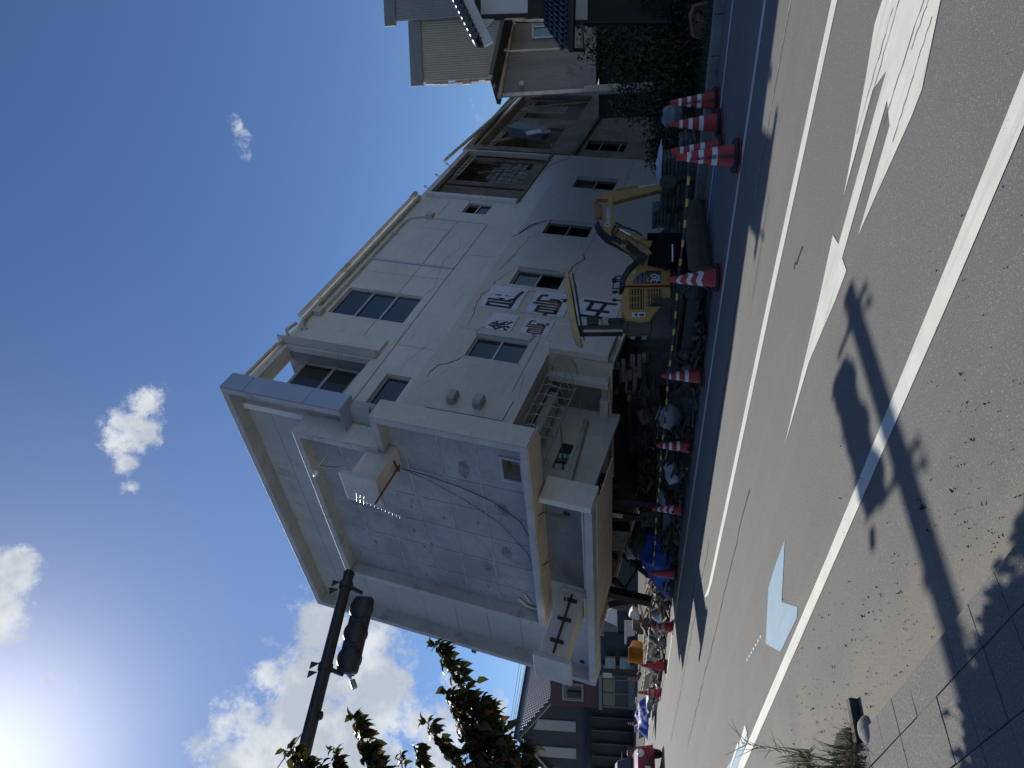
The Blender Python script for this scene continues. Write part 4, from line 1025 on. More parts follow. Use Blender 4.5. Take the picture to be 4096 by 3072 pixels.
for k in range(6):
    o_ = -.06 + .03 * k
    P = [(570 + 8 * k, 640), (600 + 9 * k, 735), (700 + 12 * k, 845), (880 + 12 * k, 935 - 4 * k), (1010 + 16 * k, 1010 - 8 * k), (1080 + 14 * k, 1090 - 8 * k), (1180 + 10 * k, 1140 - 12 * k)]
    MB().tube([bpt(*p) + bn * (.06 + o_) for p in P], .013, 6).build('hose', HOSE, ex)
for P in ([(830, 680), (780, 760), (800, 830), (890, 850)], [(850, 690), (1000, 720), (1090, 760), (1160, 810)], [(830, 650), (960, 715), (1100, 760)], [(870, 730), (810, 790), (860, 870), (960, 860), (1040, 930), (1100, 1010), (1200, 1040)]):
    MB().tube([bpt(*p) + bn * .12 for p in P], .016, 6).build('hose', HOSE, ex)
for k in range(3): rod((770 + 6 * k, 850 + 10 * k), (1000 + 4 * k, 1000 + 10 * k), .008, YW, 'steel_line', .10)
for p in ((930, 860), (930, 930), (1190, 850), (1250, 900)): MB().cbox(bpt(*p) + bn * .10, (.09, .05, .09)).build('hose_clamp', YW, ex, .01)
tx = bpt(735, 560) - bpt(735, 580); tx.normalize(); uv = bpt(700, 560) - bpt(760, 560); uv = (uv - tx * uv.dot(tx)).normalized()
text('永和建設㈱', .072, .001, mat('pale blue lettering', (.35, .45, .60), .5), 'lettering', boom, frame(bpt(742, 560) + bn * .092, tx, uv))
MB().lathe([(.0, .0), (.045, .001)], 16, bpt(725, 662) + bn * .09, bn).build('logo_disc', WHT, boom)
MB().cbox(bpt(725, 662) + bn * .092, (.045, .003, .05)).build('logo', mat('logo blue', (.02, .09, .32), .5), boom)
# ------------------------------------------------------------------ traffic signal on its arm
BLKM = mat('dark signal paint', (.022, .02, .024), .45, .2, 4)
tip = at(1389, 2321, 10.26); AD = V((.745, .667, 0)).normalized()
sg = thing('traffic_signal', 'dark horizontal traffic signal on a cantilever arm, seen from behind', 'traffic signal', (tip.x, tip.y, 0))
sgI = Matrix.Translation((-tip.x, -tip.y, 0))
def SP(k, dz=0., dr=0.): p = tip - AD * k + RD * dr; return V((p.x - tip.x, p.y - tip.y, tip.z + dz - .010 * k))
pole = SP(5.2)
MB().tube([SP(-.08), SP(5.25)], .078, 16, .105).build('arm', BLKM, sg)
MB().tube([(pole.x, pole.y, 0), (pole.x, pole.y, 6.3)], .14, 18, .11).build('pole', BLKM, sg)
MB().lathe([(.085, 0), (.09, .03), (.06, .07)], 14, SP(-.08), AD).build('arm_cap', BLKM, sg)
hq = Matrix((AD, RD, V((0, 0, 1)))).transposed()
hb = MB(); c0 = SP(.72, -.25, -.20)
hb.cbox(c0, (1.12, .16, .30), hq)
hd = hb.build('signal_head', BLKM, sg, .06, seg=3)
for k in (-1, 0, 1):
    c = c0 + AD * (.365 * k)
    MB().lathe([(.17, -.02), (.175, .06), (.15, .11), (.06, .13), (0, .132)], 20, c, RD).build('lens_housing', BLKM, hd)
    v = MB(); n = 14; vs, fs = [], []
    for j in range(n + 1):
        a = R(-20) + R(220) * j / n
        for L in (.07, .34 if 25 < j * 220 / n < 200 else .2): vs.append(c + AD * (.16 * math.cos(a)) + V((0, 0, .16 * math.sin(a))) - RD * L)
    fs = [(2 * j, 2 * j + 1, 2 * j + 3, 2 * j + 2) for j in range(n)]
    v.add(vs, fs, True); v.build('visor', BLKM, hd)
    MB().lathe([(.14, 0), (.13, .03), (0, .06)], 18, c - RD * .06, -RD).build('lens', mat('dark lens', (.05, .05, .03), .3), hd)
MB().cbox(c0 + AD * .02 + RD * .085 + V((0, 0, -.06)), (.09, .004, .05), hq).build('maker_plate', mat('plate grey', (.30, .28, .26), .6), hd)
for k in (.08, 1.28):
    MB().lathe([(.10, -.05), (.105, 0), (.10, .05)], 14, SP(k), AD, False).build('clamp', BLKM, sg)
    for q in (-.05, .07): MB().prism([SP(k + q, .09), SP(k + q, .20, .04), SP(k + q + .10, .20, .04)], RD * .012).build('clamp_plate', BLKM, sg)
    MB().beam(SP(k), SP(k, -.18, -.24), .05, .05).build('hanger', BLKM, sg, .005)
MB().tube([SP(1.34, -.32, -.27), SP(1.44, -.38, -.27)], .04, 10).build('cable_gland', STEEL, sg)
MB().lathe([(.0, .04), (.05, .03), (.06, 0)][::-1], 12, SP(1.9, -.09), (0, 0, -1)).build('arm_cover', BLKM, sg)
MB().tube([SP(2.1, .08), SP(3.1, .55), SP(4.1, 1.05)], .008, 5).tube([SP(3.30, .62), SP(3.5, .72)], .02, 6).build('stay_wire', STEEL, sg)

# ------------------------------------------------------------------ near street tree
LEAF = []
for i, (c, rgh) in enumerate((((.030, .034, .012), .5), ((.048, .045, .015), .5), ((.075, .042, .018), .5), ((.10, .04, .022), .55))):
    m = mat('tree leaf %d' % i, c, rgh, .3, 20, spec=.35)
    t = m.node_tree; bs = t.nodes['Principled BSDF']; out = t.nodes['Material Output']
    tl, mx = N(t, 'ShaderNodeBsdfTranslucent'), N(t, 'ShaderNodeMixShader')
    tl.inputs[0].default_value = (min(1, c[0] * 2.4), min(1, c[1] * 2.6), c[2] * 1.5, 1); mx.inputs[0].default_value = .28
    t.links.new(bs.outputs[0], mx.inputs[1]); t.links.new(tl.outputs[0], mx.inputs[2]); t.links.new(mx.outputs[0], out.inputs[0])
    LEAF.append(m)
def leaf(b, p, d, up, L, w, droop=.35):
    d = d.normalized(); sd = d.cross(up)
    if sd.length < 1e-3: sd = d.orthogonal()
    sd.normalize(); nn = sd.cross(d)
    q = [(0, 0, 0), (.35, .5, .10), (.40, 0, -.04), (.35, -.5, .10), (.72, .34, -.02), (.78, 0, -.16), (.72, -.34, -.02), (1.0, 0, -droop)]
    b.add([p + d * (x * L) + sd * (y * w) + nn * (z * L) for x, y, z in q], [(0, 2, 1), (0, 3, 2), (1, 2, 5, 4), (2, 3, 6, 5), (4, 5, 7), (5, 6, 7)], True)
BARK = mat('grey bark', (.085, .07, .055), .9, .3, 10, .6, 60)
tb = V((-4.35, 5.0, 0))
tree = thing('street_tree', 'small street tree with dark bronze leaves and pointed leading shoots', 'tree', tb)
trk, crn = MB(), [MB() for _ in range(4)]
trk.tube([(0, 0, 0), (.02, .02, 1.0), (.0, .05, 2.0), (.05, .02, 3.0)], .075, 10, .045)
rt = random.Random(5)
def shoot(start, end, n, spread, size=1.0, bend=.12):
    start, end = V(start), V(end); pts = []
    off = V((rt.uniform(-1, 1), rt.uniform(-1, 1), rt.uniform(-.3, .3))) * bend
    for k in range(7): f = k / 6; pts.append(start.lerp(end, f) + off * math.sin(math.pi * f))
    trk.tube(pts, .018, 6, .003)
    for k in range(n):
        f = rt.random() ** .8 * .97 + .03; i = min(5, int(f * 6)); g = f * 6 - i
        p = pts[i].lerp(pts[min(6, i + 1)], g)
        dr = V((rt.uniform(-1, 1), rt.uniform(-1, 1), rt.uniform(-.8, .35))).normalized()
        tw = p + dr * spread * (1.06 - f) * rt.uniform(.15, 1) * rt.uniform(.5, 1)
        L = rt.uniform(.065, .125) * size * (1.0 if f < .9 else .7)
        d = V((dr.x + rt.uniform(-.5, .5), dr.y + rt.uniform(-.5, .5), rt.uniform(-1.0, .1)))
        if f > .97: d = V((rt.uniform(-.4, .4), rt.uniform(-.4, .4), .5))
        r_ = rt.random(); mi = 0 if r_ < .5 else 1 if r_ < .8 else 2 if r_ < .94 else 3
        leaf(crn[mi], tw, d, V((rt.uniform(-.4, .4), rt.uniform(-.4, .4), 1)), L, L * rt.uniform(.5, .75))
        if rt.random() < .35: trk.tube([p, tw], .003, 3, cap=False)
def tp(x, y, Y): return at(x, y, Y) - tb
for (tipx, base, n, sp_) in (((1735, 2570, 5.6), (2060, 3130, 5.5), 420, .30), ((1860, 2780, 5.5), (2060, 3060, 5.4), 300, .28), ((1920, 2790, 5.6), (2050, 3100, 5.5), 320, .30), ((1780, 2760, 5.5), (1950, 3110, 5.5), 300, .26), ((1411, 2862, 5.4), (1560, 3200, 5.3), 260, .17),
    ((1470, 2960, 5.3), (1640, 3180, 5.3), 170, .20), ((1335, 2990, 5.4), (1440, 3190, 5.3), 190, .20), ((1135, 3000, 5.4), (1220, 3180, 5.4), 110, .14), ((1215, 3030, 5.5), (1280, 3180, 5.4), 110, .14), ((1600, 3000, 5.4), (1660, 3160, 5.4), 110, .12), ((1665, 2990, 5.5), (1690, 3160, 5.4), 110, .12),
    ((1995, 2950, 5.6), (2030, 3140, 5.5), 150, .22), ((2100, 2975, 5.2), (2110, 3140, 5.1), 240, .18), ((1290, 3050, 5.3), (1330, 3200, 5.3), 120, .15), ((1700, 2880, 5.5), (1880, 3150, 5.4), 200, .2), ((1860, 2960, 5.4), (1950, 3150, 5.3), 260, .3)):
    e, s_ = tp(*tipx), tp(*base)
    shoot(s_, e, int(n * .55), sp_); trk.tube([V((.02, .03, 2.0)).lerp(s_, .0), (V((.02, .03, 2.2)) + s_) / 2 + V((0, 0, .1)), s_], .03, 6, .018)
for k in range(12):                      # the rest of the crown, beyond the frame
    a = rt.uniform(0, 6.28); s_ = V((rt.uniform(-.3, .3), rt.uniform(-.3, .3), rt.uniform(1.9, 3.2)))
    e = s_ + V((math.cos(a) * rt.uniform(.5, 1.3) - .35, math.sin(a) * rt.uniform(.5, 1.2) - .25, rt.uniform(.1, 1.3)))
    shoot(s_, e, 45, .34)
trk.build('trunk', BARK, tree)
cr_o = None
for i, c in enumerate(crn):
    o = c.build('crown', LEAF[i], tree); o['kind'] = 'stuff'
# weeds in the tree pit
GRN = mat('grass green', (.11, .14, .03), .6, .35, 15)
DRY = mat('dry stalk', (.13, .095, .045), .8, .3, 10)
wd = random.Random(8)
def weed(name, label, c, n, h, spread, m, curl=.5, w=.006):
    t = thing(name, label, 'weed', c, group=None)
    b = MB()
    for k in range(n):
        a = wd.uniform(0, 6.28); r0 = spread * wd.random() ** .5
        p = V((math.cos(a) * r0, math.sin(a) * r0, 0)); a2 = wd.uniform(0, 6.28)
        d = V((math.cos(a2), math.sin(a2), 0)); hh = h * wd.uniform(.4, 1); lean = wd.uniform(.2, curl)
        P = [p + d * (lean * hh * f * f) + V((0, 0, hh * (f - .35 * lean * f * f))) for f in (0, .35, .7, 1)]
        sd = V((-d.y, d.x, 0))
        for i in range(3):
            w0, w1 = w * (1 - i / 3.2), w * (1 - (i + 1) / 3.2)
            b.add([P[i] - sd * w0, P[i] + sd * w0, P[i + 1] + sd * w1, P[i + 1] - sd * w1], [(0, 1, 2, 3)])
    b.build('blades', m, t); return t
weed('weed_clump', 'green grass clump growing in the dark tree pit', (-2.62, 5.05, 0), 170, .34, .20, GRN, .9, .006)
weed('weed_clump', 'dry brown weeds matted beside the tree pit', (-2.34, 4.86, 0), 200, .20, .16, DRY, 1.0, .004)
weed('weed_clump', 'small upright green weed left of the tree pit', (-3.02, 6.02, 0), 60, .34, .12, GRN, .5, .005)
weed('weed_clump', 'grass tuft at the very edge of the frame', (-2.95, 5.45, 0), 140, .36, .2, GRN, .9, .006)
st = thing('dead_stalk', 'bare branching dead stalk leaning over the road edge', 'weed', (-2.45, 4.92, 0))
b = MB()
b.tube([(0, 0, .02), (-.05, .18, .22), (-.12, .40, .42), (-.25, .72, .60)], .006, 5, .002)
for k in range(16):
    f = .3 + .7 * k / 15; p = V((-.05 - .2 * f, .1 + .62 * f, .15 + .46 * f))
    b.tube([p, p + V((wd.uniform(-.12, .12), wd.uniform(.02, .2), wd.uniform(.02, .16)))], .003, 4, .001)
b.build('stems', DRY, st)
MB().lathe([(.0, 0), (.30, .004), (.36, .016), (.38, .0)], 16, (0, 0, 0)).build('pit_soil', mat('pit soil', (.03, .026, .02), .95, .4, 12, .8, 40), thing('tree_pit', 'dark soil patch of the tree pit by the pavement', 'tree pit', (-2.68, 5.02, .004)))
b = MB(); b.beam((-2.03, 4.93, .03), (-2.24, 4.78, .03), .07, .05)
tag(b.build('dark_board_offcut', mat('wet dark board', (.02, .025, .018), .8, .3, 8), None, .006), 'short black board lying by the tree pit', 'board')
tag(MB().lathe([(.0, .05), (.05, .045), (.08, .02), (.085, 0)][::-1], 12, (-2.13, 4.72, .0)).build('stone', KERB), 'grey rounded stone beside the black board', 'stone')
# ------------------------------------------------------------------ buildings on the right
def ribbed(b, O, ex_, H, W, pitch, depth, n_out):
    """vertical ribbed sheet: origin O (bottom left), horizontal unit ex_, width W, height function H(x)"""
    n = max(2, int(W / pitch)); vs, fs = [], []
    for k in range(2 * n + 1):
        x = W * k / (2 * n); d = n_out * (depth if k % 2 else 0)
        h0, h1 = H(x)
        vs += [O + ex_ * x + d + V((0, 0, h0)), O + ex_ * x + d + V((0, 0, h1))]
    fs = [(2 * k, 2 * k + 2, 2 * k + 3, 2 * k + 1) for k in range(2 * n)]
    return b.add(vs, fs)
TANC = mat('tan corrugated steel', (.42, .385, .30), .5, .08, .8, metal=.15, dirt=(.30, .26, .20), dlo=.6)
GRYC = mat('grey ribbed siding', (.28, .285, .28), .55, .10, .9, metal=.1, dirt=(.18, .17, .16), dlo=.58)
FASC = mat('slate fascia', (.20, .225, .23), .5, .08)
DTIM = mat('dark timber', (.028, .022, .018), .7, .3, 6, stretch=(1, 1, .2))
PLAS = mat('white plaster', (.66, .67, .68), .8, .05, 2)
TILE = mat('black glazed tile', (.022, .023, .027), .28, .2, 5, spec=.6)
GUT = mat('black gutter', (.02, .02, .022), .5)
# tall tan building
tb_ = thing('corrugated_building', 'tall tan corrugated steel building behind the ribbed house', 'building', (0, 0, 0))
O = at(2000, 312, 31); O.z = 0; E_ = V((.985, -.17, 0)).normalized(); NO = V((-.17, -.985, 0))
zt = at(1648, 312, 31).z
b = ribbed(MB(), O, E_, lambda x: (3.0, zt - .5 + x * .02), 2.5, .10, .035, NO); b.build('siding', TANC, tb_)
MB().cbox(O + E_ * 1.22 + V((0, 0, zt - .25)) + NO * .06, (2.75, .16, .55), Matrix((E_, -NO, V((0, 0, 1)))).transposed()).build('fascia', FASC, tb_, .02)
O2 = O + E_ * 2.5 + NO * .25
b = ribbed(MB(), O2, E_, lambda x: (3.0, zt + .55 + x * .02), 5.0, .10, .035, NO); b.build('siding', GRYC, tb_)
MB().cbox(O2 + E_ * 2.4 + V((0, 0, zt + .75)) + NO * .06, (5.2, .16, .5), Matrix((E_, -NO, V((0, 0, 1)))).transposed()).build('fascia', FASC, tb_, .02)
b = MB(); b.prism([O + E_ * .04 + V((0, 0, .2)), O + E_ * 7.4 + V((0, 0, .2)), O + E_ * 7.4 + V((0, 0, zt - .1)), O + E_ * .04 + V((0, 0, zt - .1))], V((4.2, 8, 0))); b.build('core', mat('weathered plaster', (.45, .40, .36), .85, .2, 1.2, dirt=(.25, .16, .12)), tb_)
rr = random.Random(3)
TORN = mat('torn lath', (.45, .40, .36), .8, .3, 4)
for k in range(16):
    z = 4.6 + k * .33
    MB().cbox(O - E_ * rr.uniform(.0, .08) - NO * .1 + V((0, 0, z)), (rr.uniform(.05, .22), .12, .32), rz(rr.uniform(-.4, .4))).build('torn_edge', TORN, tb_)
MB().tube([O + E_ * 1.9 + NO * .1 + V((0, 0, 6.35)), O + E_ * .7 + NO * .1 + V((0, 0, 5.6))], .045, 6).build('diagonal_pipe', PIPE, tb_)
# ribbed grey house, leaning, its ground floor crushed
gh = thing('ribbed_house', 'grey ribbed metal house standing over a dark crushed ground floor', 'house', (0, 0, 0))
Yh = 17.0
TL, BLp = at(2004, 386, Yh), at(2384, 366, Yh); TR_, BR_ = at(2010, 200, Yh + .2), at(2380, 190, Yh + .2)
EH = (BR_ - BLp); EH.z = 0; WH = EH.length; EH.normalize(); NH = V((EH.y, -EH.x, 0))
b = ribbed(MB(), V((BLp.x, BLp.y, 0)), EH, lambda x: (BLp.z, TL.z), WH, .056, .018, NH); b.build('siding', GRYC, gh)
b = MB(); b.cbox(V((BLp.x, BLp.y, 0)) + EH * (WH + 1.0) + V((0, 0, (BLp.z + TL.z) / 2)) - NH * .05, (2.0, .1, TL.z - BLp.z), Matrix((EH, -NH, V((0, 0, 1)))).transposed()); b.build('plain_wall', mat('taupe siding', (.25, .235, .22), .7, .1, 1.5), gh)
b = MB(); b.prism([BLp + EH * .03 - NH * .08, BLp + EH * 3.2 - NH * .15, V((BLp.x, BLp.y, TL.z - .04)) + EH * 3.2 - NH * .15, V((BLp.x, BLp.y, TL.z - .04)) + EH * .03 - NH * .08], V((2.6, 5, 0))); b.build('core', VOID, gh)
MB().beam(TL - EH * .02 + V((0, 0, .10)) + NH * .3, TL + EH * 3.2 + V((0, 0, -.45)) + NH * .3, 1.2, .09).build('roof_edge', GUT, gh)
MB().beam(TL - EH * .10 + V((0, 0, .02)) + NH * .1, TL + EH * 2.6 + V((0, 0, -.35)) + NH * .1, .12, .08).build('gutter', PIPE, gh)
MB().tube([at(2016, 200, Yh - .3), at(2040, 206, Yh - .25), at(2260, 196, Yh - .2)], .035, 8).tube([at(2060, 100, Yh - .3), at(2050, 85, Yh - .3), at(2190, 82, Yh - .3)], .05, 8).build('downpipe', PIPE, gh)
MB().box(-.05, .05, -.05, .05, 0, .01) if False else None
MB().cbox(BLp + EH * .02 + NH * .02 + V((0, 0, (TL.z - BLp.z) / 2)), (.09, .05, TL.z - BLp.z), Matrix((EH, -NH, V((0, 0, 1)))).transposed()).build('corner_flashing', mat('bright flashing', (.42, .43, .44), .5, .2, 6, metal=.4), gh)
wc = V((BLp.x, BLp.y, 0)) + EH * (WH + .62) + NH * .02
fr = MB()
for (dx, dz, sx, sz) in ((0, .30, .62, .05), (0, -.30, .62, .05), (-.29, 0, .05, .6), (.29, 0, .05, .6), (0, 0, .04, .6)): fr.cbox(wc + EH * dx + V((0, 0, 3.15 + dz)), (sx, .06, sz), Matrix((EH, -NH, V((0, 0, 1)))).transposed())
wn = fr.build('window', ALU, gh)
for dx in (-.145, .145): MB().cbox(wc + EH * dx + V((0, 0, 3.15)), (.25, .01, .55), Matrix((EH, -NH, V((0, 0, 1)))).transposed()).build('pane', GLB, wn)
MB().lathe([(.0, .03), (.06, .02), (.07, 0)][::-1], 12, at(2087, 333, Yh - .1), NH).build('vent_cap', WHT, gh)
MB().cbox(at(2440, 356, Yh) + V((0, 0, -.2)), (.17, .14, 1.6), Matrix((EH, -NH, V((0, 0, 1)))).transposed()).build('post', mat('pale post', (.4, .4, .39), .8, .2, 3), gh)
b = MB(); b.cbox(V((BLp.x, BLp.y, 0)) + EH * 1.5 - NH * .8 + V((0, 0, .8)), (3.4, .1, 2.2), Matrix((EH, -NH, V((0, 0, 1)))).transposed()); b.build('dark_void_sheet', VOID, gh)  # dark sheet standing in for the shade of the open void
# white plaster house at the edge of the frame
wh = thing('plaster_house', 'white plaster house with dark timber frame and black tile roofs', 'house', (0, 0, 0))
Yw = 13.0
def pw(a, b_, Y=Yw): return at(*cH(a, b_), Y)
def panel(pts, Y, m, nm, th=.06, par=wh):
    P = [pw(a, c, Y) for a, c in pts]
    return MB().prism(P, (0, th, 0)).build(nm, m, par)
panel([(930, -420), (930, 132), (1350, 118), (1350, -420)], 13.0, PLAS, 'plaster_panel')
panel([(1352, -420), (1352, 112), (1502, 108), (1502, -420)], 13.02, DTIM, 'timber_panel')
panel([(880, -420), (882, 172), (934, 168), (934, -420)], 12.98, DTIM, 'timber_beam')
panel([(934, 128), (934, 170), (1510, 150), (1510, 110)], 12.96, DTIM, 'timber_post')
panel([(720, -420), (735, -200), (790, -10), (880, 200), (905, 140), (880, -60), (880, -420)], 13.03, PLAS, 'plaster_panel')
panel([(1770, -420), (1770, 178), (1880, 178), (1880, -420)], 12.9, PLAS, 'plaster_panel')
panel([(1880, -420), (1880, 230), (2700, 200), (2700, -420)], 12.98, mat('black boards', (.018, .017, .016), .7, .4, 6, stretch=(4, 1, .3)), 'board_wall')
panel([(1760, 178), (1760, 215), (2720, 190), (2720, 160)], 12.88, DTIM, 'timber_post')
panel([(905, 168), (1055, 168), (950, 300)], 12.6, PLAS, 'eave_board', .05)
MB().prism([pw(-100, -420, 14.5), pw(-100, -420, 13.2), pw(2600, -420, 13.2), pw(2600, -420, 14.5)], (.5, .5, 0)).build('side_wall', PLAS, wh)
# gable roof: sloping black edge with tile ends
p0, p1 = pw(640, -180, 12.2), pw(925, 395, 12.2)
rfm = MB(); d = (p1 - p0); rfm.prism([p0, p1, p1 + V((1.25, 2.6, .45)), p0 + V((1.25, 2.6, .45))], (0, 0, -.05)); rf = rfm.build('gable_roof', TILE, wh)
for k in range(12):
    f = k / 11.5; c = p0.lerp(p1, f) + V((0, 0, .02))
    MB().lathe([(.07, -.05), (.075, .2), (.06, .22)], 10, c, (0, -1, 0)).build('roof_tile', TILE, rf)
for k in range(15):
    for j in range(4):
        f = k / 14.5; c = p0.lerp(p1, f) + V((.15 + .26 * j, .32 + .55 * j, .02 + .09 * j))
        MB().lathe([(.085, -.30), (.075, .30)], 8, c, (.48, 1, .17)).build('roof_tile', TILE, rf)
MB().beam(p0 + V((.05, .06, -.17)), p1 + V((.02, .06, -.15)), .06, .16).build('barge_board', PLAS, wh)
# lower pent roof
e0, e1 = pw(1725, -420, 11.6), pw(1700, 440, 11.6); t0, t1 = pw(1510, -420, 12.9), pw(1520, 185, 12.9)
pr = MB().prism([e0, e1, t1, t0], (0, 0, -.05)).build('pent_roof', GUT, wh)
nx = 17; nr = 4
for j in range(nr):
    for k in range(nx):
        f0 = j / nr; f1 = (j + 1.12) / nr
        g = (k + .5) / nx
        a_, b_ = e0.lerp(t0, f0), e1.lerp(t1, f0); c_, d_ = e0.lerp(t0, min(1, f1)), e1.lerp(t1, min(1, f1))
        p, q = a_.lerp(b_, g), c_.lerp(d_, g)
        w = (b_ - a_).length / nx
        up__ = V((0, -.45, .9)); sdv = (b_ - a_).normalized()
        m_ = MB(); prof = [(-.5, .0), (-.32, .022), (-.1, .0), (.12, -.018), (.32, .005), (.5, .05)]
        vs = []
        for pt, lift in ((p, .055), (q, .02)):
            vs += [pt + sdv * (x * w * 1.04) + V((0, 0, h_ + lift)) for x, h_ in prof]
        vs += [pt2 + V((0, 0, -.03)) for pt2 in vs[:6]]
        m_.add(vs, [(i, i + 1, i + 7, i + 6) for i in range(5)] + [(12 + i, 13 + i, i + 1, i) for i in range(5)], True)
        m_.build('roof_tile', TILE, pr)
MB().tube([e0 + V((0, -.05, -.07)), e1 + V((-.05, -.05, -.07))], .05, 8).build('gutter', GUT, wh)
MB().tube([e1 + V((-.02, -.03, -.1)), e1 + V((.02, .1, -.25)), pw(1830, 215, 12.8), pw(2700, 190, 12.8)], .03, 8).build('downpipe', GUT, wh)
# ------------------------------------------------------------------ overgrown verge
SH = [mat('shrub leaf %d' % i, c, .6, .4, 14) for i, c in enumerate(((.022, .04, .014), (.035, .055, .018), (.055, .065, .022)))]
rs = random.Random(21)
def shrub(label, c, r, h, n, size=.07, name='shrub', mi=None):
    t = thing(name, label, 'shrub', c, group='plants on the overgrown verge')
    st_ = MB(); bs = [MB() for _ in range(3)]
    for k in range(9):
        a = rs.uniform(0, 6.28); e = V((math.cos(a) * r * .7, math.sin(a) * r * .7, h * rs.uniform(.5, .95)))
        st_.tube([V((0, 0, 0)), e * .5 + V((0, 0, .1)), e], .012, 4, .004)
    for k in range(n):
        a = rs.uniform(0, 6.28); z = rs.random() ** .8; rr_ = r * (rs.random() ** .4) * (1.05 - .55 * z * z) * rs.uniform(.8, 1.15)
        p = V((math.cos(a) * rr_, math.sin(a) * rr_, z * h * rs.uniform(.85, 1.1)))
        L = size * rs.uniform(.5, 1.3)
        leaf(bs[rs.choice((0, 0, 1, 1, 2)) if mi is None else mi], p, V((rs.uniform(-1, 1), rs.uniform(-1, 1), rs.uniform(-.7, .5))), V((0, 0, 1)), L, L * .6)
    st_.build('stems', DRY, t)
    for i, q in enumerate(bs):
        if q.v: o = q.build('foliage', SH[i], t); o['kind'] = 'stuff'
    return t
spots = [((8.1, 12.2), .55, .9, 'low dark shrub under the board wall'), ((7.1, 13.0), .7, 1.25, 'dark leafy shrub beside the black downpipe'), ((6.2, 13.3), .75, 1.0, 'broad low bush left of the board wall'), ((6.9, 14.6), .9, 2.1, 'tall straggling bush under the ribbed house'), ((5.75, 14.6), .8, 1.5, 'dense bush before the pale post'), ((5.2, 14.0), .65, .8, 'low ground bush behind the kerb cones'), ((4.7, 14.9), .6, .85, 'bush tucked behind the slab stacks'), ((7.9, 14.2), .8, 1.7, 'dark bush against the timber posts'), ((6.4, 12.6), .5, .55, 'small weedy clump near the brown trough'), ((5.5, 13.2), .45, .5, 'small weedy clump by the end cone'), ((7.3, 11.9), .4, .6, 'weed clump in front of the brown trough')]
for (c, r, h, lb_) in spots: shrub(lb_, (*c, .02), r, h, int(700 + 900 * r * h), .085)
gb_ = MB()
for k in range(5200):
    s_, n_ = rs.uniform(-4.9, 3.6) - 2.0, 11.28 + abs(rs.gauss(0, .55))
    p = sn(s_, n_, .02); a = rs.uniform(0, 6.28); hh = rs.uniform(.05, .24); d = V((math.cos(a), math.sin(a), 0)); sd = V((-d.y, d.x, 0)) * .004
    q = p + d * hh * .5 + V((0, 0, hh)); m_ = p + d * hh * .15 + V((0, 0, hh * .6))
    gb_.add([p - sd, p + sd, m_ + sd * .7, m_ - sd * .7, q], [(0, 1, 2, 3), (3, 2, 4)])
tag(gb_.build('verge_grass', mat('shaded verge grass', (.05, .065, .025), .7, .4, 5)), 'rough grass along the far kerb', 'grass', kind='stuff')
# brown plastic trough lying on its side
tc_ = at(2795, 80, 12.35); tc_.z = .02
tr_ = thing('plastic_trough', 'reddish brown plastic trough tipped over on the grass verge', 'trough', tc_)
b = MB(); X0, X1 = .36, .30
pr_ = [(-.46, 0), (.46, 0), (.40, .30), (.12, .36), (-.38, .28)]
b.prism([(x, 0, z) for x, z in pr_], (0, .02, 0)); 
for k in range(5):
    a_, b_2 = pr_[k], pr_[(k + 1) % 5]
    b.prism([(a_[0], 0, a_[1]), (b_2[0], 0, b_2[1]), (b_2[0] * .9, -.26, b_2[1] * .9 + .01), (a_[0] * .9, -.26, a_[1] * .9 + .01)], (0, 0, .015))
b.build('shell', mat('brown plastic', (.30, .15, .11), .6, .15, 3, dirt=(.12, .07, .05)), tr_)
MB().tube([(-.47, -.26, .01), (-.36, -.27, .26), (.12, -.27, .34), (.38, -.27, .28), (.44, -.26, .01)], .018, 6).build('rim', MATS['brown plastic'], tr_)
tr_.rotation_euler = (0, 0, R(-35)); tr_.scale = (.62, .62, .8)
# ------------------------------------------------------------------ far left: tiled house, shop row
DSID = mat('dark slate siding', (.030, .036, .043), .6, .2, 1.2)
lh = thing('tiled_house', 'dark boarded gable house with pale shutters and glittering tiled roof', 'house', (0, 0, 0))
G0 = at(2068, 2933, 58); PKZ = G0.z; G0.z = 0
WD, EE = V((.276, .961, 0)).normalized(), V((.961, -.276, 0)).normalized()
def LP(e, w, z): return G0 + EE * e + WD * w + V((0, 0, z))
HW, EZ = 3.2, 6.75
MB().prism([LP(-HW, 0, 0), LP(HW, 0, 0), LP(HW, 0, EZ + .1), LP(0, 0, PKZ - .15), LP(-HW, 0, EZ + .1)], WD * 12).build('wall', DSID, lh)
for sgn in (1, -1):
    b = MB(); n, k_ = 84, 17
    a0, a1 = LP(0, -.5, PKZ + .05), LP(sgn * (HW + .7), -.5, EZ - .35)
    m_ = n * 2 + 1
    for j in range(k_):
        vs = []
        for q, lift in ((0, 0.), (.5, .035), (1.03, .075), (1.04, .02)):
            f = (j + q) / k_
            for i in range(m_): vs.append(a0.lerp(a1, f) + WD * (12.9 * i / (n * 2)) + V((0, 0, lift + .040 * math.cos(math.pi / 2 * i + (math.pi if j % 2 else 0)))))
        b.add(vs, [(r_ * m_ + i, r_ * m_ + i + 1, (r_ + 1) * m_ + i + 1, (r_ + 1) * m_ + i) for r_ in range(3) for i in range(m_ - 1)], True)
    ro = b.build('tiled_roof', mat('glazed far tile', (.22, .225, .23), .38, .15, 8, spec=1.0, metal=.7), lh)
    MB().beam(LP(0, -.55, PKZ - .1), LP(sgn * (HW + .7), -.55, EZ - .48), .1, .22).build('barge_board', mat('dark fascia', (.05, .055, .06), .6), lh)
    MB().beam(LP(0, -.45, PKZ - .28), LP(sgn * (HW + .6), -.45, EZ - .66), .08, .12).build('barge_lining', mat('cream trim', (.45, .42, .36), .7), lh)
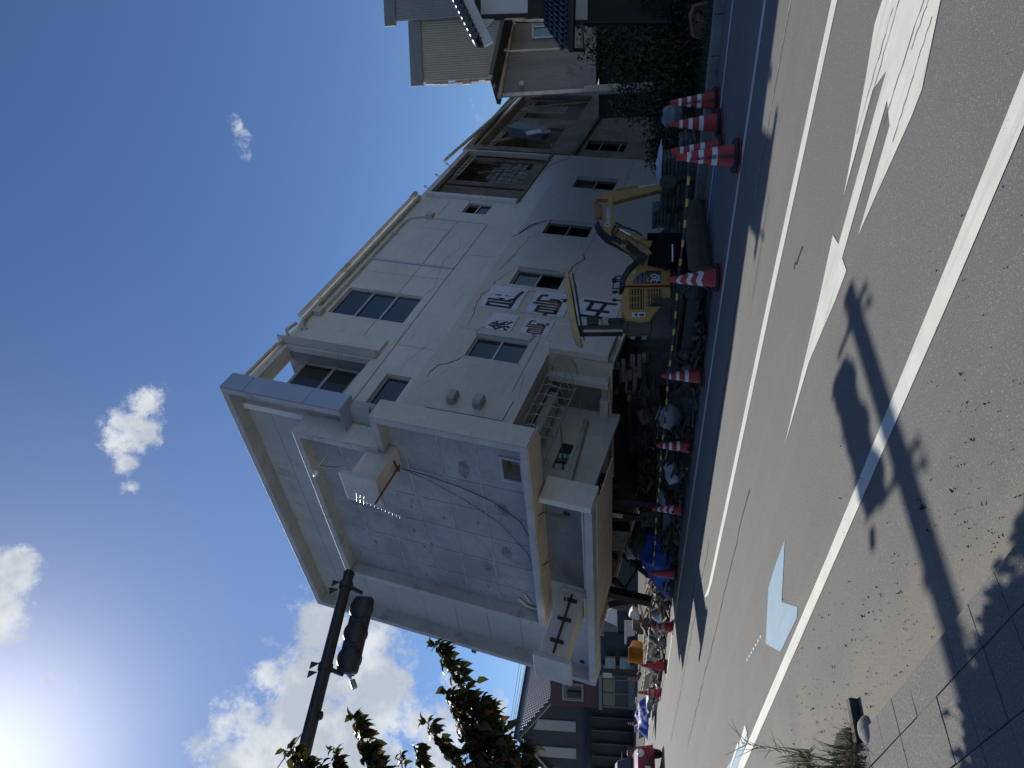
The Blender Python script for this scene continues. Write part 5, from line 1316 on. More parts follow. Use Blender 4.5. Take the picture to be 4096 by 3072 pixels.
MB().tube([LP(0, -.55, PKZ + .12), LP(0, 12.4, PKZ + .12)], .14, 8).build('ridge', GUT, lh)
for e in (1.05, -1.55): 
    s_ = MB().prism([LP(e - .5, -.03, 4.5), LP(e + .5, -.03, 4.5), LP(e + .5, -.03, 7.6 if e < 0 else 7.5), LP(e - .5, -.03, 7.9)], -WD * .05).build('shutter', mat('pale shutter', (.36, .365, .35), .7, .08), lh)
MB().prism([LP(-4, -.5, 3.75), LP(4.2, -.5, 3.75), LP(4.2, -.9, 3.35), LP(-4, -.9, 3.35)], WD * .5).build('pent_eave', GUT, lh)
for e in (-4, -2.75, -1.5, -.25, 1.0, 2.25, 3.4): MB().box(0, 0, 0, 0, 0, 0) if False else MB().cbox(LP(e, -.2, 1.6), (.14, .14, 3.2), Matrix((EE, WD, V((0, 0, 1)))).transposed()).build('post', mat('slate post', (.06, .065, .07), .6), lh)
for k in range(6): MB().cbox(LP(-3.4 + 1.25 * k, -.05, 1.55), (1.08, .06, 2.9), Matrix((EE, WD, V((0, 0, 1)))).transposed()).build('shutter_door', mat('black shutter', (.016, .018, .022), .6, .2), lh)
MB().cbox(LP(-3.0, -.5, 1.5), (.55, .4, .7), Matrix((EE, WD, V((0, 0, 1)))).transposed()).build('meter_box', ALU, lh)
for k in range(9): tag(MB().cbox(LP(-4.4 + k * .8, -3.0 - .05 * k, .25), (.7, .4, .5), Matrix((EE, WD, V((0, 0, 1)))).transposed()).build('concrete_block', KERB, None, .02), ('first', 'second', 'third', 'fourth', 'fifth', 'sixth', 'seventh', 'eighth', 'rightmost')[k] + ' low concrete block from the left before the tiled house', 'block', 'blocks in front of the tiled house')
tag(MB().beam(LP(-6, -3.2, .95), LP(2.2, -3.6, .92), .10, .06).build('long_plank', mat('pale rail', (.55, .50, .40), .7)), 'long pale plank laid over the concrete blocks', 'plank')
sh_ = thing('shop_row', 'purple walled shop with glass shutters and dark annexe across the street', 'building', (0, 0, 0))
Ys = 52.0
S0 = at(2400, 2822, Ys); S0.z = 0; SE = V((.985, -.17, 0)).normalized(); SW = V((.17, .985, 0))
SM = Matrix((SE, SW, V((0, 0, 1)))).transposed()
def SB(x, y, z, dx, dy, dz, m, nm, par=sh_, bev=0): return MB().cbox(S0 + SE * x + SW * y + V((0, 0, z)), (dx, dy, dz), SM).build(nm, m, par, bev)
SB(1.5, 3, 3.0, 3.4, 6, 6.0, mat('plum stucco', (.10, .055, .06), .8, .15), 'wall')
SB(8.0, 3.2, 2.8, 9.6, 6, 5.6, mat('dark teal boards', (.04, .05, .055), .6, .15), 'wall')
SB(1.6, -.1, 2.45, 3.4, .5, .22, FASC, 'shopfront_beam'); SB(1.6, -.05, .25, 3.4, .2, .5, KERB, 'plinth')
for k in range(3):
    for j in range(2): SB(.55 + 1.05 * k, -.06, .92 + .92 * j, .98, .06, .86, glass_mat('shop glass', (.3, .34, .34), .06, .35) if j else mat('shutter panel', (.07, .075, .075), .6), 'pane')
for k in range(4): SB(.03 + 1.05 * k, -.1, 1.38, .07, .1, 2.0, FASC, 'mullion')
fr = SB(1.0, -.12, 4.4, 1.3, .12, 1.5, mat('grey sign frame', (.32, .33, .33), .6), 'window'); SB(1.0, -.16, 4.4, 1.1, .1, 1.3, mat('sign panel', (.13, .14, .15), .5), 'pane', fr)
SB(1.0, -.35, 4.3, .45, .3, .95, mat('black lantern', (.02, .02, .022), .5), 'lantern', sh_, .05); SB(1.15, -.52, 4.35, .06, .02, .3, mat('red mark', (.3, .03, .02), .6), 'lantern_mark')
for k, (x, z) in enumerate(((3.55, 1.75), (3.55, .75))):
    ac = thing('air_conditioner', ('upper' if k == 0 else 'lower') + ' pale air conditioner unit on the shop corner', 'air conditioner', S0 + SE * x - SW * .3 + V((0, 0, z - .35)), (0, 0, math.atan2(SE.y, SE.x)), 'air conditioners on the shop wall')
    MB().box(-.40, .40, -.15, .15, 0, .70).build('case', mat('ivory enamel', (.42, .42, .39), .5), ac, .02)
    MB().lathe([(.25, 0), (.26, .015), (.22, .02)], 18, (-.1, -.152, .35), (0, -1, 0), False).lathe([(.08, 0), (0, .02)], 12, (-.1, -.152, .35), (0, -1, 0)).build('fan_guard', ALU, ac)
for (x, z, w, h) in ((6.1, 1.9, 1.6, 1.3), (9.4, 2.2, 1.5, 1.2)):
    w_ = SB(x, -.02 + .2, z, w, .1, h, mat('white window frame', (.5, .5, .48), .6), 'window')
    for q in (-.25, .25): SB(x + q * w * .9, -.09 + .2, z, w * .42, .06, h - .16, mat('curtained glass', (.28, .22, .15), .3, .3, 3) if x > 8 else mat('dim window', (.12, .14, .15), .25, .2), 'pane', w_)
SB(7.7, -.1 + .2, 1.0, .9, .06, 1.9, mat('gravel render', (.16, .16, .155), .9, .5, 30), 'render_panel'); SB(5.0, -.15 + .2, 1.2, 1.2, .1, 2.0, DSID, 'door_panel'); SB(7.7, -.16 + .2, 2.3, .5, .1, .4, ALU, 'meter_box')
pb = thing('dark_post', 'short thick dark post standing before the shop', 'post', at(2500, 2692, 44) * V((1, 1, 0)) if False else V((at(2500, 2692, 44).x, 44, 0)))
MB().tube([(0, 0, 0), (0, 0, 1.2), (0, 0, 2.55)], .22, 14, .21).build('shaft', mat('dark pole', (.03, .035, .035), .7, .2), pb)
MB().cbox((-.1, -.22, 1.9), (.3, .1, .55)).build('notice_plate', ALU, pb)
# overhead wires far behind
for k, (a_, b_) in enumerate((((2074, 2662), (2009, 3066)), ((2082, 2672), (2030, 3000)), ((2096, 2676), (2016, 3066)))):
    p, q = at(*a_, 75), at(*b_, 75); d = (q - p)
    t = tag(MB().tube([p - d * 1.2, p + d * .5 - V((0, 0, .1)), q + d * 1.5], .025, 5).build('overhead_wire', mat('wire', (.05, .06, .07), .6)), ('upper', 'middle', 'lower')[k] + ' overhead wire crossing the sky beyond the tiled house', 'wire', 'overhead wires')
# ------------------------------------------------------------------ rubble under and before the building
dr = random.Random(77)
RUBM = mat('rubble earth', (.055, .05, .045), .95, .4, 3, .8, 30, dirt=(.025, .022, .02), dscale=2)
def mound_h(s, n):
    f = max(0, min(1, (n - 8.9) / 3.4)); g = max(0, min(1, (s + 27) / 4)) * max(0, min(1, (-9.6 - s) / 2.0))
    bb = BB.dot(sn(s, n) - V((.673, 16.685, 0)))
    g *= max(0, min(1, (bb + .3) / .9)) if n > 10 or s > -11.5 else 1
    sun = .55 if s < -19 else 1.0
    return g * (f ** .7) * (1.25 if s > -17 else 1.0) * sun * (.75 + .5 * noise.noise(V((s * .5, n * .6, 1.7)))) + .02
b = MB(); ns, nn = 90, 44; vs, fs = [], []
for i in range(ns + 1):
    for j in range(nn + 1):
        s_, n_ = -27.5 + 20.0 * i / ns, 8.85 + 8.2 * j / nn
        vs.append(sn(s_, n_, mound_h(s_, n_) + .05 * noise.noise(V((s_ * 2, n_ * 2, 0))) * (j > 0) - (.03 if j == 0 else 0)))
for i in range(ns):
    for j in range(nn): a = i * (nn + 1) + j; fs.append((a, a + nn + 1, a + nn + 2, a + 1))
b.add(vs, fs, True); tag(b.build('rubble_mound', RUBM), 'rubble mound with an added dark mass filling the shade under the toppled building', 'rubble', kind='stuff')  # rubble in front, dark mass added behind to fill the shade
WD_ = [mat('splintered wood dark', (.05, .04, .032), .85, .4, 6), mat('splintered wood grey', (.15, .135, .115), .85, .3, 6), mat('splintered wood pale', (.34, .29, .21), .85, .25, 6), mat('mortar lumps', (.24, .225, .20), .9, .3, 6), mat('sheet scraps', (.17, .19, .205), .5, .3, 5, metal=.2)]
bits = [MB() for _ in range(5)]
for k in range(2600):
    s_ = dr.uniform(-26.5, -8.6); n_ = 8.9 + abs(dr.gauss(0, 1.1))
    q = Matrix.Rotation(dr.uniform(0, 6.28), 3, 'Z') @ Matrix.Rotation(dr.uniform(-.5, .5), 3, 'Y') @ Matrix.Rotation(dr.uniform(-.6, .6), 3, 'X')
    kd = dr.random()
    if s_ > -16.5: mi = dr.choice((0, 0, 0, 0, 0, 0, 0, 1))  # darker bits put the deep shade under the building into colour
    else: mi = dr.choice((0, 1, 1, 2, 3, 3, 4))
    if kd < .55: sz = (dr.uniform(.15, .8), dr.uniform(.02, .09), dr.uniform(.012, .05))
    elif kd < .85: sz = (dr.uniform(.05, .22), dr.uniform(.05, .2), dr.uniform(.03, .12))
    else: sz = (dr.uniform(.2, .6), dr.uniform(.15, .45), .008)
    bits[mi].cbox(sn(s_, n_, mound_h(s_, n_) + dr.uniform(-.01, .10)), sz, q)
rb_o = thing('rubble_scatter', 'small splinters, mortar lumps and scraps strewn behind the cones', 'rubble')
rb_o['kind'] = 'stuff'
for i, q in enumerate(bits): o = q.build('rubble_bits', WD_[i], rb_o); o['kind'] = 'stuff'
CHAR = mat('charred beam', (.014, .012, .011), .8, .4, 8, .4, 40)
def prop(a, b_, n0, n1, w, label, m=CHAR, name='timber_beam', grp='dark beams propped under the building', c=cK):
    p, q = onn(*c(*a), n0), onn(*c(*b_), n1)
    tag(MB().beam(p, q, w, w * .9).build(name, m, None, .01), label, 'beam', grp)
prop((640, 215), (1330, 300), 9.6, 9.3, .15, 'nearly upright black beam below the small grey box edge')
prop((640, 340), (1150, 412), 9.7, 9.4, .14, 'black beam with torn white tape, left of the upright one')
prop((690, 870), (850, 765), 9.9, 9.9, .22, 'thick slanting black beam holding the dark stove cabinet')
prop((680, 1080), (1200, 1200), 9.3, 9.2, .24, 'thickest black beam, leaning, left of the blue sheet')
prop((795, 1228), (1010, 1190), 9.5, 9.6, .16, 'short black beam end sticking out left of the thickest beam')
prop((925, 1120), (1070, 885), 9.6, 9.8, .07, 'thin dark strut crossing behind the blue sheet')
prop((985, 650), (1005, 930), 10.0, 10.0, .05, 'thin horizontal dark lath behind the blue sheet')
prop((840, 990), (950, 1105), 9.6, 9.6, .15, 'stubby dark board pointing up left of the blue sheet')
prop((560, -30), (870, 80), 10.0, 10.2, .20, 'wide black beam slanting under the caged ladder')
prop((640, 110), (850, 180), 10.1, 10.2, .12, 'short dark beam beneath the wide slanting beam')
prop((930, 760), (1180, 960), 10.2, 9.9, .13, 'dark beam running down behind the blue sheet')
prop((950, 700), (1110, 860), 10.3, 10.1, .10, 'narrow dark beam behind the stove cabinet')
MBt = MB().cbox(onn(*cK(875, 383), 9.35), (.10, .10, .26), Matrix.Rotation(R(6), 3, 'Y'))
tag(MBt.build('torn_tape', mat('pale tape', (.42, .41, .39), .8, .3, 20)), 'torn whitish tape wrapped round a black beam', 'tape')
def flat(name, label, cat, c, pts, n, th, m, grp=None, bev=.004, tilt=None):
    P = [onn(*c(*p), n) for p in pts]
    if tilt:
        z0 = sum(p.z for p in P) / len(P); P = [p + RN * ((p.z - z0) * tilt) for p in P]
    o = MB().prism(P, RN * th).build(name, m, None, bev)
    return tag(o, label, cat, grp)
# stove cabinet
sc = onn(*cK(880, 620), 9.6)
st_ = thing('stove_cabinet', 'dark upended stove cabinet with ring burners hanging in the rubble', 'stove', sc)
st_.rotation_euler = (R(8), R(12), math.atan2(RD.y, RD.x) + R(12))
MB().box(-.36, .36, 0, .34, -.27, .27).build('cabinet', mat('sooty enamel', (.016, .015, .015), .5, .4, 5), st_, .015)
for (x, z, r) in ((-.15, .12, .05), (.10, .02, .035), (-.10, -.14, .055), (.2, .16, .03)): MB().lathe([(r, 0), (r + .008, .008), (r, .012), (r - .012, .004)], 16, (x, -.003, z), (0, -1, 0), False).build('burner_ring', mat('dull ring', (.13, .12, .115), .5), st_)
MB().box(-.36, .36, -.012, -.001, .24, .27).box(-.36, -.33, -.012, -.001, -.27, .24).build('trim', mat('dull ring', (.13, .12, .115), .5), st_)
# tarps
TARP = mat('blue tarpaulin', (.010, .065, .36), .6, .18, 2, .3, 12)
def tarp(name, label, c, w, d, h, seed, m, rotz, cat='tarpaulin'):
    b = MB(); n, k = 34, 24; vs = []
    for i in range(n + 1):
        for j in range(k + 1):
            x, y = (i / n - .5), (j / k - .5)
            e = max(0, 1 - (abs(x) * 2) ** 3) * max(0, 1 - (abs(y) * 2) ** 2.4)
            fold = noise.noise(V((x * 6 + seed, y * 4, seed))) * .9 + .45 * abs(noise.noise(V((x * 15, y * 12 + seed, 3.3))))
            z = h * e * (.72 + .36 * fold) + .02
            vs.append((x * w * (1 + .18 * noise.noise(V((y * 4, seed, 1)))), y * d * (1 + .2 * noise.noise(V((x * 5, seed, 2)))), z))
    b.add(vs, [(i * (k + 1) + j, (i + 1) * (k + 1) + j, (i + 1) * (k + 1) + j + 1, i * (k + 1) + j + 1) for i in range(n) for j in range(k)], True)
    o = b.build(name, m); o.location = c; o.rotation_euler = (0, 0, rotz)
    s_ = o.modifiers.new('thickness', 'SOLIDIFY'); s_.thickness = .004
    return tag(o, label, cat)
ra = math.atan2(RD.y, RD.x)
c = gr(*cK(1400, 680)); tarp('tarpaulin', 'large crumpled bright blue tarpaulin heaped behind the plain dark cone', sn(RD.dot(c) - .0, 9.55, .1), 2.0, 1.5, .95, 2.3, TARP, ra)
c = gr(*cK(1400, 930)); tarp('tarpaulin', 'smaller blue tarpaulin end trailing left of the dark cone', sn(RD.dot(c), 9.35, .05), 1.0, .8, .62, 5.1, TARP, ra + .4)
c = onn(*cL5(1320, 760), 9.1); tarp('tarpaulin', 'sunlit blue tarpaulin draped over boards near the red car', (c.x, c.y, .25), 1.9, .9, .55, 7.7, TARP, ra + .3)
tarp('tarpaulin', 'dark grey tarpaulin over rubble left of the orange tub', (*onn(*cL4(1400, 520), 9.4).xy, .05), 2.0, 1.0, .55, 9.2, mat('charcoal sheet', (.05, .055, .062), .9, .25, 3, spec=.15), ra + .2)
tarp('tarpaulin', 'black plastic sheet heaped by the grey-banded cone', (*onn(*cL4(1360, 60), 9.5).xy, .1), 1.4, .9, .7, 3.9, mat('black plastic', (.018, .018, .02), .7, .3, 3), ra)
def bag(label, c, r, h, seed, m, name='plastic_bag'):
    b = MB(); n, k = 18, 12; vs = []
    for j in range(k + 1):
        f = j / k; rr_ = r * (math.sin(math.pi * (.12 + .8 * f)) ** .6)
        for i in range(n):
            a = 6.283 * i / n; q = 1 + .3 * noise.noise(V((math.cos(a) * 2 + seed, math.sin(a) * 2, f * 3)))
            vs.append((math.cos(a) * rr_ * q, math.sin(a) * rr_ * q, h * f * (1 + .12 * noise.noise(V((a, seed, 5))))))
    b.add(vs, [(j * n + i, j * n + (i + 1) % n, (j + 1) * n + (i + 1) % n, (j + 1) * n + i) for j in range(k) for i in range(n)], True)
    o = b.build(name, m); o.location = c
    return tag(o, label, 'bag')
WBAG = mat('white sack', (.36, .38, .40), .6, .2, 4, .3, 20); GBAG = mat('grey film bag', (.20, .225, .25), .4, .25, 5)
def gb2(c, a, b_, n, dz=0.): p = onn(*c(a, b_), n); return (p.x, p.y, max(.03, p.z + dz))
bag('crumpled white sack in the dark gap behind the cones', gb2(cS, 1290, 1215, 9.25, -.1), .30, .42, 1.1, WBAG)
bag('whitish bag near the excavator end of the dark gap', gb2(cS, 1250, 770, 9.4, -.1), .26, .42, 2.2, GBAG)
bag('small pale bag left of the slanted-band cone', gb2(cS, 1200, 1440, 9.5, 0), .22, .3, 3.3, GBAG)
bag('grey film bag behind the slab stack near the kerb cones', (4.75, 13.1, .35), .20, .34, 4.4, GBAG)
bag('shiny silver bag beside the grey-banded cone', gb2(cL3, 1640, 1150, 9.1, -.1), .22, .42, 5.5, mat('silver foil', (.5, .5, .5), .25, .2, 8, metal=.7))
bag('dark heap of cloth under the stove cabinet', gb2(cK, 1150, 620, 9.9, -.1), .5, .5, 6.6, mat('dark green cloth', (.03, .045, .04), .8, .3, 4), 'cloth_heap')
bag('white cloth heap beside the dark green cloth', gb2(cK, 1040, 700, 10.1, -.1), .3, .35, 6.9, mat('off white cloth', (.30, .31, .33), .8, .25, 4), 'cloth_heap')
# boards, crates and furniture
LW, LG, LB = mat('pale board', (.52, .50, .46), .7, .1, 3), mat('grey plastic', (.13, .14, .155), .5, .15, 3), mat('brown lacquer', (.035, .018, .016), .4, .3, 4)
flat('wall_board', 'pale blue-white board with a cut-out, hanging under the roof edge', 'board', cL3, [(500, 1240), (560, 1240), (570, 1120), (530, 1100), (630, 1050), (745, 1085), (740, 1350)], 10.2, .05, mat('pale blue board', (.45, .50, .55), .6, .06))
flat('white_sheet', 'upright off-white board behind the brown chest', 'board', cL4, [(878, -70), (878, 340), (905, 345), (925, 210), (1060, 190), (1060, -60)], 11.4, .04, LW)
flat('cabinet_chest', 'brown lacquered chest standing on the rubble', 'chest', cL4, [(1018, -10), (1015, 95), (1080, 112), (1085, 165), (1225, 172), (1228, 20), (1160, -20)], 10.4, .35, LB, None, .015)
flat('split_timber', 'long pale timber propped slantwise over the brown chest', 'timber', cL4, [(1130, -360), (1160, -350), (1270, 60), (1235, 330), (1200, 330), (1235, 50)], 9.9, .06, mat('sunlit timber', (.50, .45, .36), .8, .15, 4))
flat('white_cushion', 'white folded cushion beside the black beam', 'cushion', cL3, [(950, 1190), (975, 1110), (1020, 1055), (1110, 1110), (1150, 1230), (1090, 1245), (1020, 1215)], 10.3, .16, mat('dirty white vinyl', (.50, .49, .47), .6, .12), None, .03)
flat('brass_box', 'glinting brass-coloured metal box in the rubble', 'box', cL3, [(1440, 950), (1560, 915), (1650, 905), (1665, 950), (1540, 1040), (1490, 1045)], 9.2, .25, mat('brushed brass', (.45, .36, .20), .28, .15, 5, metal=.8))
flat('scrap_board', 'triangular grey-white board beside the plain dark cone', 'board', cL3, [(1395, 480), (1540, 480), (1440, 660)], 9.25, .03, mat('grey white board', (.34, .36, .40), .7))
flat('plastic_case', 'dark teal plastic case lying by the dark cone', 'case', cL3, [(1600, 590), (1670, 620), (1610, 770), (1530, 740)], 9.1, .2, mat('teal grey plastic', (.05, .07, .08), .5), None, .02)
flat('grey_crate', 'upper grey plastic crate left of the grey-banded cone', 'crate', cL4, [(1500, 105), (1610, 125), (1620, 250), (1500, 230)], 9.1, .4, LG, None, .02)
flat('grey_crate', 'lower wrapped grey crate by the sunlit kerb', 'crate', cL4, [(1500, 245), (1610, 260), (1640, 330), (1600, 380), (1500, 350)], 9.05, .4, mat('filmy grey wrap', (.22, .235, .255), .25, .2, 6), None, .03)
flat('grey_crate', 'tilted grey crate leaning against black plastic', 'crate', cL4, [(1410, 80), (1485, 120), (1430, 390), (1385, 340)], 9.3, .3, LG, None, .02)
flat('split_timber', 'broad weathered plank before the orange tub', 'timber', cL4, [(1240, 900), (1340, 830), (1310, 1130), (1200, 1150)], 9.2, .05, mat('weathered plank', (.40, .35, .27), .8, .2, 5))
flat('split_timber', 'narrow weathered plank beside the broad one', 'timber', cL4, [(1215, 880), (1240, 870), (1200, 1150), (1160, 1150)], 9.3, .05, MATS['weathered plank'])
flat('white_strip', 'short bright white plastic strip near the split planks', 'strip', cL4, [(1405, 890), (1440, 875), (1520, 1040), (1490, 1055)], 8.95, .06, mat('bright white', (.62, .63, .62), .5))
flat('bent_rod', 'bent white rod below the bright strip', 'rod', cL4, [(1425, 990), (1440, 980), (1460, 1070), (1490, 1060), (1485, 1090), (1450, 1085)], 8.95, .04, MATS['bright white'])
flat('black_sheet', 'black jagged sheet poking up left of the orange tub', 'sheet', cL4, [(1095, 880), (1140, 810), (1180, 870), (1120, 1000)], 9.8, .03, MATS['black plastic'])
flat('grey_box', 'grey carton beside the split timber cone', 'box', cL5, [(1300, 430), (1425, 435), (1380, 640), (1258, 645), (1270, 520)], 9.1, .4, LG, None, .02)
flat('grey_box', 'dark grey carton left of the grey carton', 'box', cL5, [(1265, 650), (1350, 645), (1335, 780), (1230, 760)], 9.1, .4, mat('dark grey plastic', (.07, .07, .075), .5, .15), None, .02)
flat('grey_box', 'long low grey carton at the edge of the rubble', 'box', cL5, [(1385, 560), (1470, 440), (1480, 500), (1420, 700), (1365, 850)], 8.95, .3, mat('mid grey card', (.18, .175, .165), .7, .1), None, .02)
flat('brown_sheet', 'brown curved board by the sunlit tarpaulin', 'board', cL5, [(1130, 990), (1215, 930), (1310, 910), (1285, 1080), (1120, 1150)], 9.2, .05, mat('brown board', (.12, .10, .082), .6, .2))
flat('grey_sheet', 'dark grey board before the distant cone', 'board', cL5, [(1050, 930), (1110, 900), (1130, 960), (1095, 1050), (1050, 1020)], 10.2, .05, LG)
flat('crossbar', 'long sunlit pipe lying over the rubble', 'pipe', cL5, [(1065, 520), (1085, 430), (1165, 780), (1180, 760), (1080, 420), (1072, 430)], 9.6, .03, mat('pale pipe', (.5, .47, .4), .5))
flat('dark_mat', 'black round mat propped by the last banded cone', 'mat', cL5, [(1065, 1390), (1090, 1360), (1160, 1370), (1200, 1420), (1180, 1450), (1100, 1450)], 8.6, .05, MATS['black plastic'])
flat('plastic_bin', 'blue-grey plastic bin in shade right of the blue sheet', 'bin', cK, [(1310, 375), (1430, 370), (1420, 530), (1305, 535)], 9.1, .35, mat('deep blue plastic', (.02, .026, .05), .5, .2), None, .02)
flat('window_sash', 'black window sash leaning beside the blue sheet', 'sash', cK, [(1100, 360), (1290, 330), (1290, 480), (1100, 500)], 9.4, .05, CHAR)
SEEN = {}
def PLAB(s_, L, o, w, n_):
    m = o.data.materials[0].name.split()[-1]
    lm = 'behind the excavator tail' if s_ > -11 else 'in the dark gap under the building' if s_ > -14 else 'right of the large blue sheet' if s_ > -16 else 'by the large blue sheet' if s_ > -18 else 'near the brown chest' if s_ > -20 else 'below the orange tub' if s_ > -22 else 'beside the grey cartons' if s_ > -24 else 'near the red car'
    t = '%s %s %s broken plank %s, %s' % ('long' if L > 1.25 else 'short' if L < .85 else 'middling', 'wide' if w > .09 else 'thin', m, lm, 'at the front edge' if n_ < 9.6 else 'further back')
    return t
for k in range(34):                      # loose planks lying on the heap
    s_ = -25 + 16 * ((k * .618) % 1); n_ = 8.95 + dr.random() * 1.5; L = dr.uniform(.6, 1.7)
    p = sn(s_, n_, mound_h(s_, n_) + .07); d = V((dr.uniform(-1, 1), dr.uniform(-1, 1), dr.uniform(-.18, .3))).normalized() * L / 2
    if (p - d).z < .03: d.z = abs(d.z) * .1; p.z += .05
    w = dr.uniform(.05, .13)
    o = MB().beam(p - d, p + d, w, dr.uniform(.02, .05)).build('loose_plank', WD_[dr.choice((0, 0, 1, 2) if s_ > -17 else (1, 2, 2, 0))], None, .003)
    tag(o, PLAB(s_, L, o, w, n_), 'plank', 'loose planks in the rubble')
# orange tub
oc = onn(*cL4(1100, 400), 10.2)
tub = thing('orange_tub', 'orange plastic tub tipped on its side on top of the rubble', 'tub', oc)
ORG = mat('orange plastic', (.50, .20, .03), .4, .1, 2)
b = MB(); n = 28
def rrect(w, h, r, z, k=7):
    pts = []
    for (cx, cy, a0) in ((w / 2 - r, h / 2 - r, 0), (-w / 2 + r, h / 2 - r, 90), (-w / 2 + r, -h / 2 + r, 180), (w / 2 - r, -h / 2 + r, 270)):
        for i in range(k): a = R(a0 + 90 * i / (k - 1)); pts.append((cx + r * math.cos(a), cy + r * math.sin(a), z))
    return pts
rings = [rrect(.62, .34, .10, .0), rrect(.66, .38, .11, .16), rrect(.70, .42, .12, .30), rrect(.74, .46, .12, .31), rrect(.74, .46, .12, .285)]
vs = sum(rings, []); m_ = len(rings[0])
b.add(vs, [(j * m_ + i, j * m_ + (i + 1) % m_, (j + 1) * m_ + (i + 1) % m_, (j + 1) * m_ + i) for j in range(4) for i in range(m_)], True); b.add(rings[0], [tuple(range(m_ - 1, -1, -1))])
b.build('tub_body', ORG, tub)
MB().box(-.02, .06, -.04, .03, -.006, -.001).build('label_patch', mat('white paper', (.6, .62, .64), .8, .05), tub)
MB().box(-.30, .30, -.004, .004, -.01, -.001).build('rib', ORG, tub)
tub.scale = (1.12, 1.12, 1.12)
tub.rotation_euler = (R(-80), 0, math.atan2(RD.y, RD.x) + math.pi + R(18))
# ------------------------------------------------------------------ stacked stone slabs, timber pile
SLB = mat('dark slab stone', (.105, .118, .115), .75, .3, 6, .5, 60, dirt=(.03, .035, .033), dscale=4)
slab_m = None
def slabs(y0, y1, ztop, n_off, lab, seed):
    global slab_m
    a_, b_2 = onn(2760, y1, n_off), onn(2760, y0, n_off)
    L = (b_2 - a_).length; c = (a_ + b_2) / 2; k = max(1, int(round(ztop / .068)))
    r_ = random.Random(seed)
    for i in range(k):
        d = MB().box(-L / 2 + .012, L / 2 - .012, -.16, .16, .003, .062)
        o = d.build('stone_slab', SLB, None, .006)
        o.location = V((c.x, c.y, i * .068 + .01)) + RD * r_.uniform(-.03, .03) + RN * (.16 + r_.uniform(-.03, .03)); o.rotation_euler = (R(r_.uniform(-.8, .8)), 0, ra + R(r_.uniform(-2.5, 2.5)))
        tag(o, ('lowest', 'second', 'third', 'fourth', 'fifth', 'sixth', 'seventh', 'eighth', 'ninth', 'tenth', 'eleventh', 'twelfth')[i] + ' dark stone slab from the ground in the ' + lab, 'stone slab', 'stone slabs stacked by the excavator')
slabs(840, 728, .66, 11.55, 'middle stack behind the dozer blade', 1); slabs(916, 842, .80, 11.6, 'stack nearest the boom foot', 2); slabs(726, 632, .70, 11.5, 'stack under the white cloth', 3); slabs(628, 560, .44, 11.5, 'low stack nearest the kerb cones', 4); slabs(830, 690, .40, 12.05, 'rear stack half hidden behind the others', 5)
wc_ = onn(2640, 668, 11.65)
tarp('white_cloth', 'white cloth draped over the slab stack', (wc_.x, wc_.y, .69), .80, .42, .10, 4.1, mat('white cloth', (.46, .50, .58), .8, .1, 5), ra + .1, 'cloth')
for k, (x, y) in enumerate(((2700, 520), (2690, 760))): pass
PALE = mat('stacked timber ends', (.16, .135, .12), .85, .3, 6)
for k, (x0, x1, y0, y1) in enumerate(((740, 790, 320, 352), (830, 850, 390, 545), (890, 930, 370, 560), (970, 1000, 310, 612), (850, 887, 390, 440), (795, 836, 300, 450), (1000, 1032, 250, 292), (972, 1003, 250, 306), (868, 916, 262, 330), (728, 780, 530, 556), (845, 880, 560, 606), (930, 966, 260, 420), (780, 800, 340, 470), (1010, 1045, 440, 470))):
    p, q = onn(*cS((x0 + x1) / 2, y0), 11.4 + .05 * (k % 3)), onn(*cS((x0 + x1) / 2, y1), 11.4 + .05 * (k % 3))
    th = (x1 - x0) * .48232 * 14.5 / 2900
    tag(MB().beam(p, q, .16, th).build('stacked_timber', PALE if k % 3 else WD_[0], None, .006), ('topmost short', 'tall narrow', 'broad upright', 'longest pale', 'small square', 'wide upper', 'low stubby front', 'lowest front', 'thick middle', 'upper left end', 'left stub', 'rear pale', 'thin upper', 'lower left end')[k] + ' sawn timber in the pile behind the excavator tail', 'timber', 'timber pile behind the excavator')
tag(MB().beam(onn(*cS(745, 640), 11.6), onn(*cS(745, 1010), 11.6), .25, .2).build('timber_sill', CHAR), 'long dark sill beam across the gap under the building', 'beam')
for k in range(5):
    p = onn(*cS(760 + 40 * k, 300 + 20 * k), 12.4)
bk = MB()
bk.prism([sn(-17.0, 12.6, 0), sn(-12.7, 12.6, 0), sn(-12.7, 12.6, 1.9), sn(-17.0, 12.6, 1.9)], RN * .3)  # dark sheet added for the black depth under the building
tag(bk.build('dark_gap_sheet', VOID), 'added dark sheet standing in for deep shade under the toppled building', 'wall')
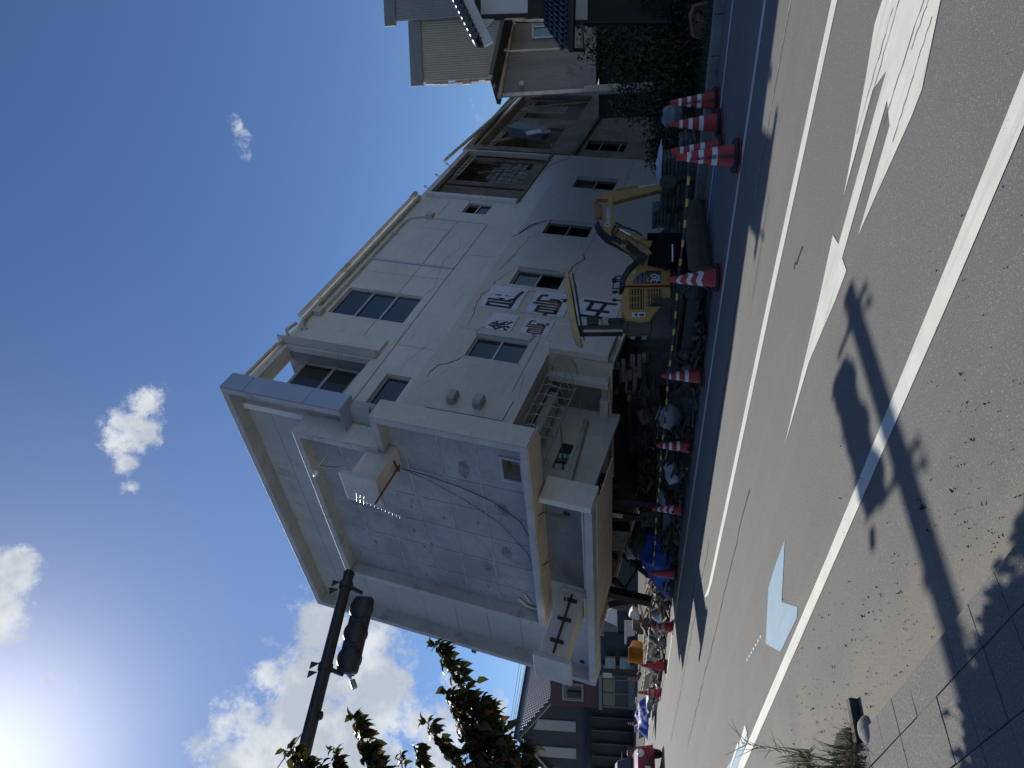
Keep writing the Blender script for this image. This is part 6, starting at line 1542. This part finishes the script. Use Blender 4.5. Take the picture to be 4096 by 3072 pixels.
# ------------------------------------------------------------------ red car
car = thing('red_car', 'dark red hatchback at the left edge, heading towards the right', 'car', sn(-26.85, 6.30, 0), (0, 0, ra))
CRP = mat('dark red car paint', (.20, .012, .03), .25, .06, 2, coat=.8, spec=.6)
body = [(-1.70, .28), (-1.72, .60), (-1.66, .86), (-1.2, .92), (.75, .93), (1.25, .88), (1.58, .78), (1.70, .62), (1.72, .40), (1.66, .25)]
MB().prism([(x, -.73, z) for x, z in body], (0, 1.46, 0)).build('body', CRP, car, .09, seg=4)
cab = [(-1.60, .88), (-1.45, 1.38), (-1.2, 1.47), (-.1, 1.49), (.25, 1.42), (.95, .90)]
MB().prism([(x, -.66, z) for x, z in cab], (0, 1.32, 0)).build('cabin', CRP, car, .08, seg=4)
CGL = mat('car glass', (.012, .014, .016), .06, .1, spec=.8)
MB().prism([(.30, -.58, 1.40), (.95, -.62, .95), (.95, .62, .95), (.30, .58, 1.40)], (.03, 0, .02)).build('windscreen', CGL, car)
for y in (-.668, .655): MB().prism([(-1.35, y, .96), (.72, y, .96), (.22, y, 1.36), (-1.2, y, 1.38)], (0, .012, 0)).build('side_window', CGL, car)
for y in (-.55, .55): MB().lathe([(0, .05), (.09, .04), (.13, 0), (.12, -.05)][::-1], 16, (1.66, y, .68), (1, 0, .3)).build('headlight', mat('headlamp', (.55, .55, .55), .15, spec=.8), car)
MB().box(1.70, 1.735, -.45, .45, .34, .52).build('grille', BKP, car, .01); MB().box(1.735, 1.745, -.165, .165, .40, .56).build('number_plate', WHT, car)
for y in (-.82, .82): MB().box(.50, .62, y - .09, y + .09, .96, 1.10).build('mirror', CRP, car, .04)
for x in (-1.15, 1.12):
    for y in (-.70, .70):
        w_ = MB().lathe([(.17, -.09), (.27, -.085), (.285, -.05), (.285, .05), (.27, .085), (.17, .09)], 22, (x, y, .285), (0, 1, 0)).build('wheel', RUB, car)
        MB().lathe([(0, .0), (.17, .01), (.175, -.02)], 18, (x, y + (.085 if y > 0 else -.085), .285), (0, 1 if y > 0 else -1, 0)).build('rim', ALU, w_)
bpy.context.view_layer.update()
